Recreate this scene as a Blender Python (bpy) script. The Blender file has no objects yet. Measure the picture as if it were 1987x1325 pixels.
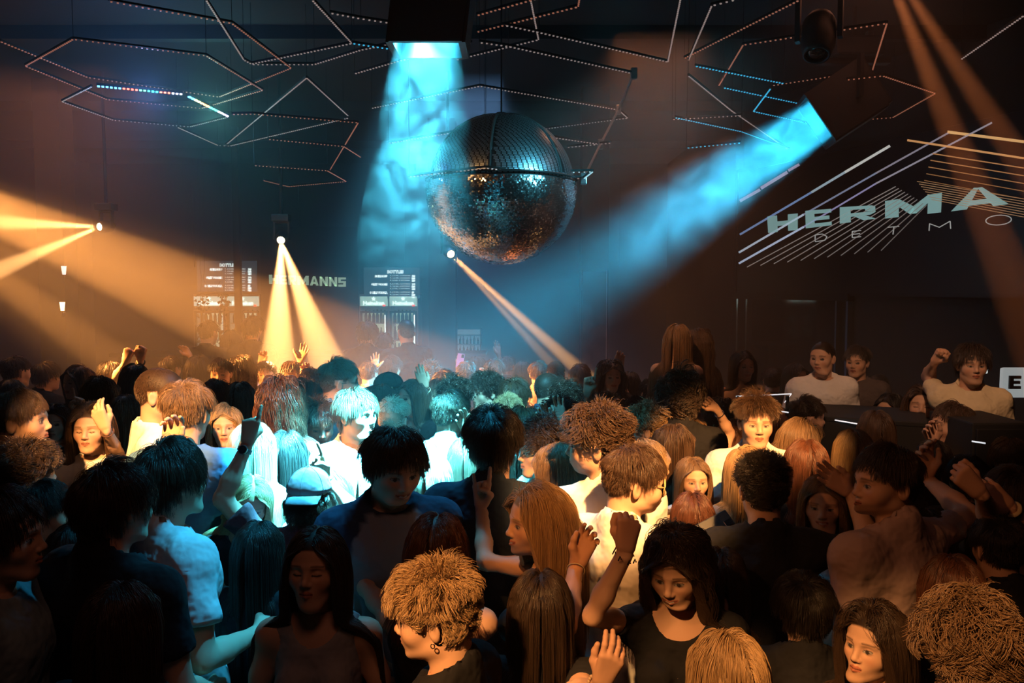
import bpy, bmesh, math, random
import numpy as np
from mathutils import Vector, Matrix

# ================================================================ camera
FPX = 1600.0; CX = 993.5; CY = 662.5            # focal length and centre in the photograph's pixels (1987 x 1325)
sc = bpy.context.scene
cam = bpy.data.cameras.new('camera'); co = bpy.data.objects.new('camera', cam); sc.collection.objects.link(co)
cam.sensor_width = 36; cam.lens = FPX/1987*36; cam.clip_start = .05; cam.clip_end = 60
co.location = (0, 0, 2.40); co.rotation_euler = (math.radians(90-3.70), 0, 0); sc.camera = co
CAM_LOC = np.array([0, 0, 2.40]); CAM_ROT = np.array(co.rotation_euler.to_matrix())

# ================================================================ light
world = bpy.data.worlds.new('world'); sc.world = world; world.use_nodes = True
world.node_tree.nodes['Background'].inputs['Color'].default_value = (0, 0, 0, 1)
sc.view_settings.view_transform = 'Standard'; sc.view_settings.look = 'None'; sc.view_settings.gamma = 1.0
sc.view_settings.use_curve_mapping = False; sc.view_settings.exposure = 0.0
sc.cycles.volume_bounces = 0; sc.cycles.max_bounces = 4; sc.cycles.diffuse_bounces = 2; sc.cycles.glossy_bounces = 3
sc.cycles.transmission_bounces = 2; sc.cycles.transparent_max_bounces = 4
sc.cycles.volume_step_rate = 4.0; sc.cycles.volume_max_steps = 64
sc.cycles.sample_clamp_indirect = 3.0; sc.cycles.caustics_reflective = False; sc.cycles.caustics_refractive = False

def P(px, py, depth):
    return CAM_LOC + CAM_ROT @ (np.array([(px-CX)/FPX, -(py-CY)/FPX, -1.0])*depth)
def aim(o, loc, target):
    o.location = loc; o.rotation_euler = (Vector(target)-Vector(loc)).to_track_quat('-Z', 'Y').to_euler()
def spot(name, loc, target, watts, col, deg, blend=.25, rad=.03):
    l = bpy.data.lights.new(name, 'SPOT'); l.energy = watts; l.color = col; l.spot_size = math.radians(deg); l.spot_blend = blend; l.shadow_soft_size = rad
    o = bpy.data.objects.new(name, l); sc.collection.objects.link(o); aim(o, loc, target); return o
def flood(name, loc, target, watts, col, size, spread):
    l = bpy.data.lights.new(name, 'AREA'); l.energy = watts; l.color = col; l.shape = 'SQUARE'; l.size = size; l.spread = math.radians(spread)
    o = bpy.data.objects.new(name, l); sc.collection.objects.link(o); aim(o, loc, target); return o
def bulb(name, loc, watts, col, rad=.15):
    l = bpy.data.lights.new(name, 'POINT'); l.energy = watts; l.color = col; l.shadow_soft_size = rad
    o = bpy.data.objects.new(name, l); sc.collection.objects.link(o); o.location = loc; return o

ORANGE = (1.0, .36, .075); AMBER = (1.0, .46, .14); BLUE = (.03, .50, .85); CYAN = (.16, .78, 1.0)
# moving heads seen in the picture: lens place, list of (beam target, watts, cone degrees)
LAMPS = [
 ('left',   P(193,440,9.0), [(P(-120,425,8.0), 20000, 11), (P(-60,548,8.0), 20000, 10)], AMBER),
 ('bar',    P(545,466,9.0), [(P(538,760,7.6), 40000, 12), (P(655,760,7.6), 34000, 11.5)], AMBER),
 ('ball',   P(875,493,9.0), [(P(1165,755,7.8), 36000, 4.2), (P(1120,760,7.8), 16000, 3.6)], AMBER),
]
for nm, loc, beams, colr in LAMPS:
    for tgt, w, deg in beams:
        d = np.array(tgt)-np.array(loc); d /= np.linalg.norm(d)
        spot('beam_'+nm, np.array(loc)+d*.05, tgt, w, colr, deg, .3, .02)
# the big wash from a head outside the left edge, cut by its pattern wheel into wedges
SRC = P(-420,235,6.3)
spot('beam_wash', SRC, P(390,580,7.0), 26000, ORANGE, 13, .35, .02)
spot('beam_wash', SRC, P(240,600,7.0), 4500, ORANGE, 36, .9, .02)  # wide soft fill added to the wash, warms the left haze
spot('beam_wash', SRC, P(270,740,6.5), 14000, ORANGE, 6.5, .5, .02)
# two beams from a head above the right corner
SR = P(1700,-110,5.45)
spot('beam_corner', SR, P(1925,450,5.75), 3000, (1,.26,.07), 7.5, .35, .02)
spot('beam_corner', SR, P(2030,390,5.7), 3000, (1,.26,.07), 6.5, .35, .02)
# blue floods
BF1 = P(838,46,3.75); BF1T = P(735,915,3.95); BF2 = P(1606,222,7.0); BF2T = P(890,700,7.7)
_d1 = (np.array(BF1T)-BF1)/np.linalg.norm(BF1T-BF1); _d2 = (np.array(BF2T)-BF2)/np.linalg.norm(BF2T-BF2)
flood('blue_flood', BF1-_d1*.02, BF1T, 1500, (.07,.70,1.0), .22, 36)
flood('blue_flood', BF1, BF1T, 34, (.03,.50,.85), .2, 95)
flood('blue_flood', BF2-_d2*.02, BF2T, 55, BLUE, .34, 20)
# moving heads on the ceiling grid, and fill spots added among them, above and behind the picture
spot('unseen_spot', (-1.5, .4, 4.4), P(285,840,3.9), 4200, AMBER, 14, .5, .05)
spot('unseen_spot', (-2.2, 1.2, 4.4), P(545,770,4.3), 2200, AMBER, 11, .5, .05)
spot('unseen_spot', (.9, .4, 4.4), P(1200,930,3.3), 3200, AMBER, 15, .5, .05)
spot('unseen_spot', (1.2, .4, 4.4), P(1450,860,4.2), 4000, AMBER, 12, .5, .05)
spot('unseen_spot', (.7, 3.2, 4.4), P(965,775,5.6), 2600, CYAN, 19, .6, .05)  # cyan fill added to brighten the middle distance
spot('unseen_spot', (-1.8, .3, 4.3), P(1540,1330,2.0), 100, (1,.36,.11), 38, .6, .05)
spot('unseen_spot', (-1.4, -.7, 4.4), P(860,1150,1.95), 1500, AMBER, 8, .6, .04)
spot('unseen_spot', (-1.3, -.7, 4.4), P(1300,1300,1.85), 950, AMBER, 12, .6, .04)
spot('unseen_spot', (-1.2, -.7, 4.4), P(1790,1250,1.95), 950, AMBER, 12, .6, .04)
spot('unseen_spot', (-.9, -.7, 4.4), P(1060,1010,2.6), 420, ORANGE, 8, .6, .04)  # added spot that brightens the blond hair in profile
spot('unseen_spot', (1.2, 2.2, 4.4), P(1760,740,5.0), 240, (1,.50,.26), 26, .6, .05)  # warm fill added for the people on the stage
spot('unseen_spot', (.3, 2.9, 4.4), P(450,990,2.8), 600, (.02,.48,.85), 16, .7, .05)  # blue spot added to strengthen the flood on the white T-shirt
spot('unseen_spot', (-.5, 3.0, 4.4), P(1325,700,6.4), 420, (1,.42,.16), 9, .6, .05)  # warm spot added on the raised long-haired dancer
spot('ball_fill_spot', (3.4, 3.2, 4.4), P(973,366,6.6), 1500, CYAN, 13, .4, .12)  # added only to light the mirror ball
spot('ball_fill_spot', (-2.6, 2.6, 4.4), P(973,366,6.6), 130, AMBER, 14, .4, .05)  # second added light on the ball, amber from the left
# dim fill lights added under the ceiling, standing for no real lamps
flood('fill_flood', (-4.8, 9.0, 4.6), (-4.8, 9.0, 0), 30, (1,.30,.11), 1.6, 110)
flood('fill_flood', (-.7, 9.2, 4.6), (-.7, 9.2, 0), 60, (.22,.50,1), 1.2, 80)
flood('fill_flood', (2.6, 6.0, 4.6), (2.6, 6.0, 0), 3, (1,.35,.2), 1.0, 160)
flood('fill_flood', (1.3, 7.6, 4.6), (1.3, 7.6, 0), 16, (1,.34,.14), .8, 110)
flood('fill_flood', (0, .6, 4.6), (0, .6, 0), 6, (1,.40,.25), 1.0, 160)
HAZE = .0005; HAZE2 = .055; SMOKE = True
# ---------------------------------------------------------------- small helpers
C = bpy.context.scene.collection
PI = math.pi
def V(*a): return np.array(a, dtype=float)
def unit(v):
    v = np.asarray(v, float); return v/(np.linalg.norm(v)+1e-12)
def rotz(a): c, s = math.cos(a), math.sin(a); return np.array([[c,-s,0],[s,c,0],[0,0,1.]])
def rotx(a): c, s = math.cos(a), math.sin(a); return np.array([[1,0,0],[0,c,-s],[0,s,c]])
def roty(a): c, s = math.cos(a), math.sin(a); return np.array([[c,0,s],[0,1,0],[-s,0,c]])
def pix(px, py, depth):
    """the place in the room that lies at a given depth along the view through a pixel of the photograph"""
    return CAM_LOC + CAM_ROT @ (np.array([(px-CX)/FPX, -(py-CY)/FPX, -1.0])*depth)
def pix_plane(px, py, p0, n):
    d = CAM_ROT @ np.array([(px-CX)/FPX, -(py-CY)/FPX, -1.0])
    t = np.dot(np.asarray(p0, float)-CAM_LOC, n)/np.dot(d, n)
    return CAM_LOC + d*t

def mesh_from(name, verts, faces, cols=None, smooth=True):
    """verts (n,3); faces: an int array (m,k) or a list of such arrays"""
    if isinstance(faces, np.ndarray): faces = [faces]
    faces = [np.asarray(f, dtype=np.int32) for f in faces if len(f)]
    me = bpy.data.meshes.new(name)
    verts = np.asarray(verts, dtype=np.float32)
    me.vertices.add(len(verts)); me.vertices.foreach_set('co', verts.ravel())
    nl = sum(f.size for f in faces); npoly = sum(len(f) for f in faces)
    me.loops.add(nl); me.polygons.add(npoly)
    me.loops.foreach_set('vertex_index', np.concatenate([f.ravel() for f in faces]))
    tot = np.concatenate([np.full(len(f), f.shape[1], np.int32) for f in faces])
    st = np.concatenate([[0], np.cumsum(tot)[:-1]]).astype(np.int32)
    me.polygons.foreach_set('loop_start', st)
    me.update(calc_edges=True)
    if smooth: me.polygons.foreach_set('use_smooth', np.ones(npoly, bool))
    if cols is not None:
        a = me.color_attributes.new('Col', 'FLOAT_COLOR', 'POINT')
        c = np.ones((len(verts), 4), np.float32); c[:, :3] = cols
        a.data.foreach_set('color', c.ravel())
    return me

def link(name, data, mat=None, parent=None, loc=None, rot=None, objmat=False):
    o = bpy.data.objects.new(name, data); C.objects.link(o)
    if parent is not None: o.parent = parent
    if loc is not None: o.location = loc
    if rot is not None: o.rotation_euler = rot
    if mat is not None and data is not None:
        if objmat:
            if not data.materials: data.materials.append(None)
            o.material_slots[0].link = 'OBJECT'; o.material_slots[0].material = mat
        elif not data.materials: data.materials.append(mat)
    return o
def tag(o, label, cat, group=None, kind=None):
    o['label'] = label; o['category'] = cat
    if group: o['group'] = group
    if kind: o['kind'] = kind
    return o
def empty(name, label, cat, loc=(0,0,0), rz=0, group=None):
    o = link(name, None, loc=loc, rot=(0,0,rz)); o.empty_display_size = .1
    return tag(o, label, cat, group)

class MB:
    """collects simple solids for ONE mesh"""
    def __init__(s): s.v = []; s.f = []; s.n = 0
    def add(s, v, f):
        s.v.append(np.asarray(v, float)); s.f += [tuple(int(i)+s.n for i in q) for q in f]; s.n += len(v); return s
    def box(s, c, d, R=None, bev=0.0):
        c = np.asarray(c, float); d = np.asarray(d, float)/2
        if bev <= 0:
            v = np.array([[x,y,z] for x in (-1,1) for y in (-1,1) for z in (-1,1)])*d
            f = [(0,1,3,2),(4,6,7,5),(0,4,5,1),(2,3,7,6),(0,2,6,4),(1,5,7,3)]
        else:
            bm = bmesh.new(); bmesh.ops.create_cube(bm, size=2.0)
            for q in bm.verts: q.co = Vector((q.co.x*d[0], q.co.y*d[1], q.co.z*d[2]))
            bmesh.ops.bevel(bm, geom=list(bm.edges), offset=bev, segments=2, profile=.6, affect='EDGES')
            bm.verts.ensure_lookup_table(); bm.verts.index_update()
            v = np.array([list(q.co) for q in bm.verts]); f = [tuple(q.index for q in p.verts) for p in bm.faces]; bm.free()
        if R is not None: v = v @ np.asarray(R).T
        return s.add(v+c, f)
    def tube(s, a, b, ra, rb=None, n=10, caps=True):
        a = np.asarray(a, float); b = np.asarray(b, float); rb = ra if rb is None else rb
        z = unit(b-a); x = unit(np.cross(z, (0,0,1) if abs(z[2]) < .9 else (1,0,0))); y = np.cross(z, x)
        t = np.arange(n)*2*PI/n; ring = np.outer(np.cos(t), x)+np.outer(np.sin(t), y)
        v = np.vstack([a+ring*ra, b+ring*rb]); f = [(i,(i+1)%n,n+(i+1)%n,n+i) for i in range(n)]
        if caps: f += [tuple(range(n))[::-1], tuple(range(n,2*n))]
        return s.add(v, f)
    def path(s, pts, r, n=6, closed=False):
        pts = np.asarray(pts, float); m = len(pts); V_ = []
        for i in range(m):
            a = pts[(i-1)%m] if closed or i else pts[0]; b = pts[(i+1)%m] if closed or i < m-1 else pts[-1]
            z = unit(b-a); x = unit(np.cross(z, (0,0,1) if abs(z[2]) < .95 else (1,0,0))); y = np.cross(z, x)
            t = np.arange(n)*2*PI/n; V_.append(pts[i]+(np.outer(np.cos(t), x)+np.outer(np.sin(t), y))*r)
        f = []
        for i in range(m if closed else m-1):
            j = (i+1)%m
            for k in range(n): f.append((i*n+k, i*n+(k+1)%n, j*n+(k+1)%n, j*n+k))
        if not closed: f += [tuple(range(n))[::-1], tuple((m-1)*n+k for k in range(n))]
        return s.add(np.vstack(V_), f)
    def lathe(s, prof, c=(0,0,0), R=None, n=24):
        prof = np.asarray(prof, float); m = len(prof); t = np.arange(n)*2*PI/n
        v = np.array([[r*math.cos(a), r*math.sin(a), z] for r, z in prof for a in t])
        f = [(i*n+k, i*n+(k+1)%n, (i+1)*n+(k+1)%n, (i+1)*n+k) for i in range(m-1) for k in range(n)]
        if R is not None: v = v @ np.asarray(R).T
        return s.add(v+np.asarray(c, float), f)
    def prism(s, pts2, o, ux, uy, un, depth):
        """a flat outline (may be concave, given as convex pieces) pushed to a thickness"""
        pts2 = np.asarray(pts2, float); n = len(pts2)
        base = np.asarray(o)+np.outer(pts2[:,0], ux)+np.outer(pts2[:,1], uy)
        v = np.vstack([base, base+np.asarray(un)*depth])
        return s.add(v, [tuple(range(n)), tuple(range(n,2*n))[::-1]]+[(i,(i+1)%n,n+(i+1)%n,n+i) for i in range(n)])
    def mesh(s, name, smooth=False):
        me = bpy.data.meshes.new(name); me.from_pydata(np.vstack(s.v).tolist(), [], s.f); me.update()
        bm = bmesh.new(); bm.from_mesh(me); bmesh.ops.recalc_face_normals(bm, faces=bm.faces); bm.to_mesh(me); bm.free()
        if smooth: me.polygons.foreach_set('use_smooth', [True]*len(me.polygons))
        return me
    def build(s, name, mat, parent=None, smooth=False, loc=None, rot=None):
        return link(name, s.mesh(name, smooth), mat, parent, loc, rot)

# ---------------------------------------------------------------- materials
def mat(name, col=(.5,.5,.5), rough=.6, metal=0., emit=None, estr=0., bump=None, attr=False, spec=.5, vary=None, sheen=0.):
    m = bpy.data.materials.new(name); m.use_nodes = True; nt = m.node_tree; b = nt.nodes['Principled BSDF']
    b.inputs['Base Color'].default_value = (*col, 1); b.inputs['Roughness'].default_value = rough
    b.inputs['Metallic'].default_value = metal; b.inputs['Specular IOR Level'].default_value = spec
    if sheen: b.inputs['Sheen Weight'].default_value = sheen
    if emit is not None:
        b.inputs['Emission Color'].default_value = (*emit, 1); b.inputs['Emission Strength'].default_value = estr
        m.cycles.emission_sampling = 'NONE'
    tc = None
    if bump or vary:
        tc = nt.nodes.new('ShaderNodeTexCoord')
    if attr:
        a = nt.nodes.new('ShaderNodeAttribute'); a.attribute_name = 'Col'
        nt.links.new(a.outputs['Color'], b.inputs['Base Color'])
    if vary:
        sc, amt = vary
        n = nt.nodes.new('ShaderNodeTexNoise'); n.inputs['Scale'].default_value = sc
        nt.links.new(tc.outputs['Object'], n.inputs['Vector'])
        r = nt.nodes.new('ShaderNodeMix'); r.data_type = 'RGBA'
        r.inputs['A'].default_value = (*[c*(1-amt) for c in col], 1); r.inputs['B'].default_value = (*[min(1, c*(1+amt)) for c in col], 1)
        nt.links.new(n.outputs['Fac'], r.inputs['Factor']); nt.links.new(r.outputs['Result'], b.inputs['Base Color'])
    if bump:
        sc, st, dist = bump
        n = nt.nodes.new('ShaderNodeTexNoise'); n.inputs['Scale'].default_value = sc; n.inputs['Detail'].default_value = 3
        nt.links.new(tc.outputs['Object'], n.inputs['Vector'])
        bp = nt.nodes.new('ShaderNodeBump'); bp.inputs['Strength'].default_value = st; bp.inputs['Distance'].default_value = dist
        nt.links.new(n.outputs['Fac'], bp.inputs['Height']); nt.links.new(bp.outputs['Normal'], b.inputs['Normal'])
    return m

# ---------------------------------------------------------------- distance fields and their skins
class Field:
    def __init__(s, lo, hi, h):
        s.h = h; s.lo = np.floor(np.asarray(lo, float)/h)*h
        s.n = np.ceil((np.asarray(hi, float)-s.lo)/h).astype(int)+1
        s.ax = [(s.lo[i]+h*np.arange(s.n[i])).astype(np.float32) for i in range(3)]
        s.d = np.full(s.n, 1.0, np.float32)
    def win(s, lo, hi):
        i0 = np.clip(np.floor((np.asarray(lo)-s.lo)/s.h).astype(int), 0, s.n); i1 = np.clip(np.ceil((np.asarray(hi)-s.lo)/s.h).astype(int)+1, 0, s.n)
        sl = tuple(slice(a, b) for a, b in zip(i0, i1))
        return sl, np.meshgrid(*[s.ax[i][sl[i]] for i in range(3)], indexing='ij', sparse=True)
    def put(s, sl, dp, k, op='u'):
        a = s.d[sl]
        if a.size == 0: return
        if op == 'u':
            h = np.maximum(k-np.abs(a-dp), 0)/k; s.d[sl] = np.minimum(a, dp)-h*h*k*.25
        else:
            b = -dp; h = np.maximum(k-np.abs(a-b), 0)/k; s.d[sl] = np.maximum(a, b)+h*h*k*.25
    def ell(s, c, r, k=.02, op='u', R=None):
        c = np.asarray(c, float); r = np.asarray(r, float); m = r.max() if R is not None else r
        sl, (X, Y, Z) = s.win(c-m-k-2*s.h, c+m+k+2*s.h)
        x, y, z = X-c[0], Y-c[1], Z-c[2]
        if R is not None:
            x, y, z = (R[0][0]*x+R[1][0]*y+R[2][0]*z, R[0][1]*x+R[1][1]*y+R[2][1]*z, R[0][2]*x+R[1][2]*y+R[2][2]*z)
        k0 = np.sqrt((x/r[0])**2+(y/r[1])**2+(z/r[2])**2); k1 = np.sqrt((x/r[0]**2)**2+(y/r[1]**2)**2+(z/r[2]**2)**2)+1e-9
        s.put(sl, k0*(k0-1)/k1, k, op)
    def cap(s, a, b, ra, rb=None, k=.02, op='u', grow=0.):
        a = np.asarray(a, float); b = np.asarray(b, float); rb = ra if rb is None else rb; ra += grow; rb += grow
        m = max(ra, rb)+k+2*s.h
        sl, (X, Y, Z) = s.win(np.minimum(a, b)-m, np.maximum(a, b)+m)
        ba = b-a; L = float(ba@ba)+1e-12
        t = np.clip(((X-a[0])*ba[0]+(Y-a[1])*ba[1]+(Z-a[2])*ba[2])/L, 0, 1)
        d = np.sqrt((X-a[0]-t*ba[0])**2+(Y-a[1]-t*ba[1])**2+(Z-a[2]-t*ba[2])**2)-(ra+(rb-ra)*t)
        s.put(sl, d, k, op)
    def half(s, p, n, k=.004, within=None, rad=.2):
        """cut away everything on the side n of the plane through p (near p only)"""
        p = np.asarray(p, float); n = unit(n)
        sl, (X, Y, Z) = s.win(p-rad, p+rad)
        d = -((X-p[0])*n[0]+(Y-p[1])*n[1]+(Z-p[2])*n[2])
        if within is not None:
            a = np.asarray(within, float)
            rr = np.sqrt((X-a[0])**2+(Y-a[1])**2+(Z-a[2])**2); d = np.maximum(d, rr-rad*.96)
        s.put(sl, d, k, 's')
    def skin(s):
        d = s.d; neg = d < 0; nx, ny, nz = d.shape; h = s.h
        cn = [(i,j,k) for i in (0,1) for j in (0,1) for k in (0,1)]
        cnt = sum(neg[i:nx-1+i, j:ny-1+j, k:nz-1+k].astype(np.int8) for i,j,k in cn)
        act = (cnt > 0) & (cnt < 8); ids = np.nonzero(act); m = len(ids[0])
        if m == 0: return np.zeros((0,3)), np.zeros((0,4), int)
        idx = np.full(act.shape, -1, np.int32); idx[ids] = np.arange(m)
        base = np.stack(ids, 1).astype(np.float32); acc = np.zeros((m,3), np.float32); w = np.zeros(m, np.float32)
        cv = {c: d[ids[0]+c[0], ids[1]+c[1], ids[2]+c[2]] for c in cn}
        for a in cn:
            for ax in range(3):
                if a[ax]: continue
                b = list(a); b[ax] = 1; b = tuple(b); da, db = cv[a], cv[b]
                cr = (da < 0) != (db < 0); t = np.where(cr, da/np.where(cr, da-db, 1), 0)
                P = np.tile(np.array(a, np.float32), (m,1)); P[:, ax] = t
                acc += P*cr[:,None]; w += cr
        verts = (base+acc/w[:,None])*h+s.lo
        quads = []
        for ax in range(3):
            b = [slice(None)]*3; c = [slice(None)]*3; b[ax] = slice(0,-1); c[ax] = slice(1,None)
            ch = neg[tuple(b)] != neg[tuple(c)]
            I = np.stack(np.nonzero(ch), 1); u, v = (ax+1)%3, (ax+2)%3
            ok = (I[:,u] > 0)&(I[:,v] > 0)&(I[:,u] < d.shape[u]-1)&(I[:,v] < d.shape[v]-1); I = I[ok]
            inside = neg[I[:,0], I[:,1], I[:,2]]
            def at(du, dv):
                J = I.copy(); J[:,u] += du; J[:,v] += dv; return idx[J[:,0], J[:,1], J[:,2]]
            q = np.stack([at(-1,-1), at(0,-1), at(0,0), at(-1,0)], 1)
            q[~inside] = q[~inside][:, ::-1]; quads.append(q)
        q = np.concatenate(quads)
        return verts, q[(q >= 0).all(1)]

def bloops(faces):
    """open border loops of a quad/tri face array"""
    if isinstance(faces, list): E = np.concatenate([np.stack([f[:,i], f[:,(i+1)%f.shape[1]]], 1) for f in faces for i in range(f.shape[1])])
    else: E = np.concatenate([np.stack([faces[:,i], faces[:,(i+1)%faces.shape[1]]], 1) for i in range(faces.shape[1])])
    key = E[:,0].astype(np.int64)*10000000+E[:,1]; rev = E[:,1].astype(np.int64)*10000000+E[:,0]
    B = E[~np.isin(key, rev)]; nxt = {}
    for a, b in B.tolist(): nxt.setdefault(a, []).append(b)
    loops = []
    while nxt:
        a = next(iter(nxt)); L = [a]; c = a
        while c in nxt:
            b = nxt[c].pop()
            if not nxt[c]: del nxt[c]
            if b == a: break
            L.append(b); c = b
        loops.append(L)
    return sorted(loops, key=len, reverse=True)

def zipper(va, la, vb, lb, c, ux, uy):
    """triangles that join loop la of va and loop lb of vb (indices kept apart as ('a',i) / ('b',j))"""
    def ang(v, l):
        p = v[l]-c; t = np.arctan2(p@uy, p@ux); return t
    def prep(v, l):
        t = ang(v, l)
        dt = np.diff(np.concatenate([t, t[:1]])); dt = (dt+PI)%(2*PI)-PI
        if dt.sum() < 0: l = l[::-1]; t = t[::-1]
        i = int(np.argmin(t)); l = l[i:]+l[:i]; t = np.concatenate([t[i:], t[:i]])
        return l, np.maximum.accumulate(t)
    la, ta = prep(va, la); lb, tb = prep(vb, lb); na, nb = len(la), len(lb)
    ta = np.append(ta, ta[0]+2*PI); tb = np.append(tb, tb[0]+2*PI); i = j = 0; T = []
    while i < na or j < nb:
        if j >= nb or (i < na and ta[i+1] <= tb[j+1]):
            T.append((('a', la[i%na]), ('a', la[(i+1)%na]), ('b', lb[j%nb]))); i += 1
        else:
            T.append((('b', lb[(j+1)%nb]), ('b', lb[j%nb]), ('a', la[i%na]))); j += 1
    return T
# ================================================================ materials
M = dict(
 black=mat('black_paint', (.012,.012,.013), .75, bump=(40,.2,.002)), wall=mat('dark_wall', (.018,.016,.016), .85, vary=(1.5,.35), bump=(25,.3,.004)),
 floor=mat('floor', (.05,.042,.038), .35, vary=(2,.3)), ceil=mat('ceiling_paint', (.014,.014,.015), .9, vary=(2,.3)),
 tube=mat('black_tube', (.014,.014,.015), .7, spec=.2), metal=mat('black_metal', (.03,.03,.033), .42, .7), chrome=mat('chrome', (.75,.75,.78), .12, 1.0), steel=mat('steel', (.35,.36,.38), .32, 1.0),
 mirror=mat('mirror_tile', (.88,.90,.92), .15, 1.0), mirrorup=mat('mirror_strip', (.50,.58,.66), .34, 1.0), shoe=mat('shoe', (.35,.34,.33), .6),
 glass=mat('dark_glass', (.02,.02,.022), .05, 0, spec=.8), plastic=mat('black_plastic', (.02,.02,.022), .5),
 lens=mat('lamp_lens', (1,.8,.5), .3, emit=(1,.72,.36), estr=30), blens=mat('blue_lens', (.3,.8,1), .3, emit=(.02,.42,.62), estr=.5),
 signlit=mat('sign_letter', (.6,.8,.6), .4, emit=(.42,.60,.42), estr=.75), menu=mat('menu_board', (.02,.03,.04), .3, emit=(.05,.12,.16), estr=.35),
 menutext=mat('menu_text', (.8,.9,.9), .4, emit=(.80,.95,.92), estr=1.0), head=mat('fridge_header', (.6,.8,.7), .4, emit=(.42,.68,.56), estr=.85),
 headtext=mat('header_print', (.9,1,.95), .4, emit=(.85,1,.95), estr=1.5), fglow=mat('fridge_light', (.6,.7,.5), .4, emit=(.55,.70,.48), estr=.6),
 tubew=mat('fridge_tube_light', (1,1,1), .4, emit=(.8,1,.9), estr=2.2), screen=mat('screen_black', (.006,.006,.008), .35), warmlens=mat('warm_bulb', (1,.7,.4), .4, emit=(1,.6,.25), estr=8),
 letter=mat('screen_letter', (.3,.5,.5), .5, emit=(.17,.30,.29), estr=.95, ), thin=mat('screen_thin_letter', (.3,.3,.3), .5, emit=(.36,.36,.34), estr=.8),
 leddim=mat('led_dim', (.8,.75,.75), .4, emit=(.75,.55,.50), estr=.30), ledred=mat('led_red', (.8,.4,.3), .4, emit=(.8,.28,.16), estr=.32),
 ledblue=mat('led_blue', (.2,.7,1), .4, emit=(.04,.50,.85), estr=.9), bottle=mat('bottle_glass', (.05,.09,.04), .12), leaf=mat('ivy_leaf', (.03,.05,.02), .6, vary=(9,.3)),
 wood=mat('bar_front', (.06,.035,.022), .5, vary=(3,.3)), strap=mat('webbing', (.02,.02,.022), .8), whitel=mat('led_strip_white', (.9,.9,.9), .4, emit=(.8,.85,.9), estr=.9),
 redbit=mat('red_light', (1,.1,.1), .4, emit=(1,.12,.08), estr=1.5), metalw=mat('white_metal', (.5,.5,.5), .4),
)
def struct(o, label=None):
    o['kind'] = 'structure'
    if label: o['label'] = label; o['category'] = 'wall' if 'wall' in label else o.name
    return o
# ================================================================ the room
XL, XR, YB, YF, ZC = -8.0, 6.2, 15.8, -2.5, 4.75
def slab(name, lo, hi, m): lo = np.array(lo); hi = np.array(hi); return MB().box((lo+hi)/2, hi-lo).build(name, m)
struct(slab('floor', (XL-.2,YF-.2,-.15), (XR+.2,YB+.2,0), M['floor']), 'dark dance floor under the whole crowd')
struct(slab('ceiling', (XL-.2,YF-.2,ZC), (XR+.2,YB+.2,ZC+.15), M['ceil']), 'black ceiling above the LED frames')
struct(slab('wall_back', (XL,YB,0), (XR,YB+.15,ZC), M['wall']), 'dark back wall behind the bar')
struct(slab('wall_left', (XL-.15,YF,0), (XL,YB,ZC), M['wall']), 'dark left wall beyond the amber beams')
struct(slab('wall_front', (XL,YF-.15,0), (XR,YF,ZC), M['wall']), 'dark wall behind the viewer')
struct(slab('wall_right', (XR,YF,0), (XR+.15,YB,ZC), M['wall']), 'dark wall right of the crowd')
# slanting wall that carries the big screen
W0 = V(3.016,10.93,0); WD = unit(V(.9,-2.5,0)); WN = V(-WD[1],WD[0],0)*-1      # WN points into the room (to the left)
if WN[0] > 0: WN = -WN
RW = np.stack([WD, -WN, V(0,0,1)], 1)      # columns: along, out, up
struct(MB().box(W0+WD*4.0-WN*.12+V(0,0,ZC/2), (8.0,.2,ZC), RW).build('wall_screen', M['wall']), 'slanting dark wall that carries the video screen')
struct(slab('wall_recess', (2.95,11.0,0), (3.10,YB,ZC), M['wall']), 'short dark wall running back beside the video screen')
# ribbed acoustic panels on the back wall and beams under the ceiling
for i in range(7):
    struct(MB().box((-7+i*2.0,YB-.02,3.6), (1.9,.05,1.6)).build('wall_panel', M['black']))
for i, y in enumerate((2.2,4.8,7.6,10.6,13.4)):
    e = MB(); e.box((XL/2+XR/2,y,ZC-.06), (XR-XL,.10,.12)); struct(e.build('trim_%d' % (i+1), M['black']), 'black joist number %s under the ceiling, counted from the camera' % ('one two three four five'.split()[i]))

# ================================================================ video screen on the right
SP0 = W0+WN*.03; 
def onscr(px, py, lift=0.): return pix_plane(px, py, SP0+WN*(.02+lift), WN)
scr = empty('video_screen', 'large black LED video wall showing light streaks and block letters', 'screen', SP0)
scr_i = Matrix.Translation(Vector(SP0)).inverted()
def pscr(name, mb, m, smooth=False):
    o = mb.build(name, m, scr, smooth); o.matrix_parent_inverse = scr_i; return o
pscr('screen_panel', MB().box(SP0+WD*2.4+V(0,0,3.13), (4.8,.04,1.55), RW), M['screen'])
pscr('screen_frame', MB().box(SP0+WD*2.4+V(0,0,2.335), (4.84,.07,.04), RW).box(SP0+WD*2.4+V(0,0,3.925), (4.84,.07,.04), RW).box(SP0+WD*-.02+V(0,0,3.13), (.04,.07,1.6), RW), M['metal'])
def flat(mb, pts, th=.004):
    """a flat figure (convex, photo pixels) on the face of the screen"""
    q = [onscr(*p) for p in pts]; n = len(q)
    v = np.vstack([q, np.array(q)+WN*th]); return mb.add(v, [tuple(range(n)), tuple(range(n,2*n))[::-1]]+[(i,(i+1)%n,n+(i+1)%n,n+i) for i in range(n)])
def bar(mb, a, b, w):
    a = np.array(a, float); b = np.array(b, float); n = np.array([-(b-a)[1], (b-a)[0]]); n = n/np.linalg.norm(n)*w/2
    return flat(mb, [a+n, b+n, b-n, a-n])
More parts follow.
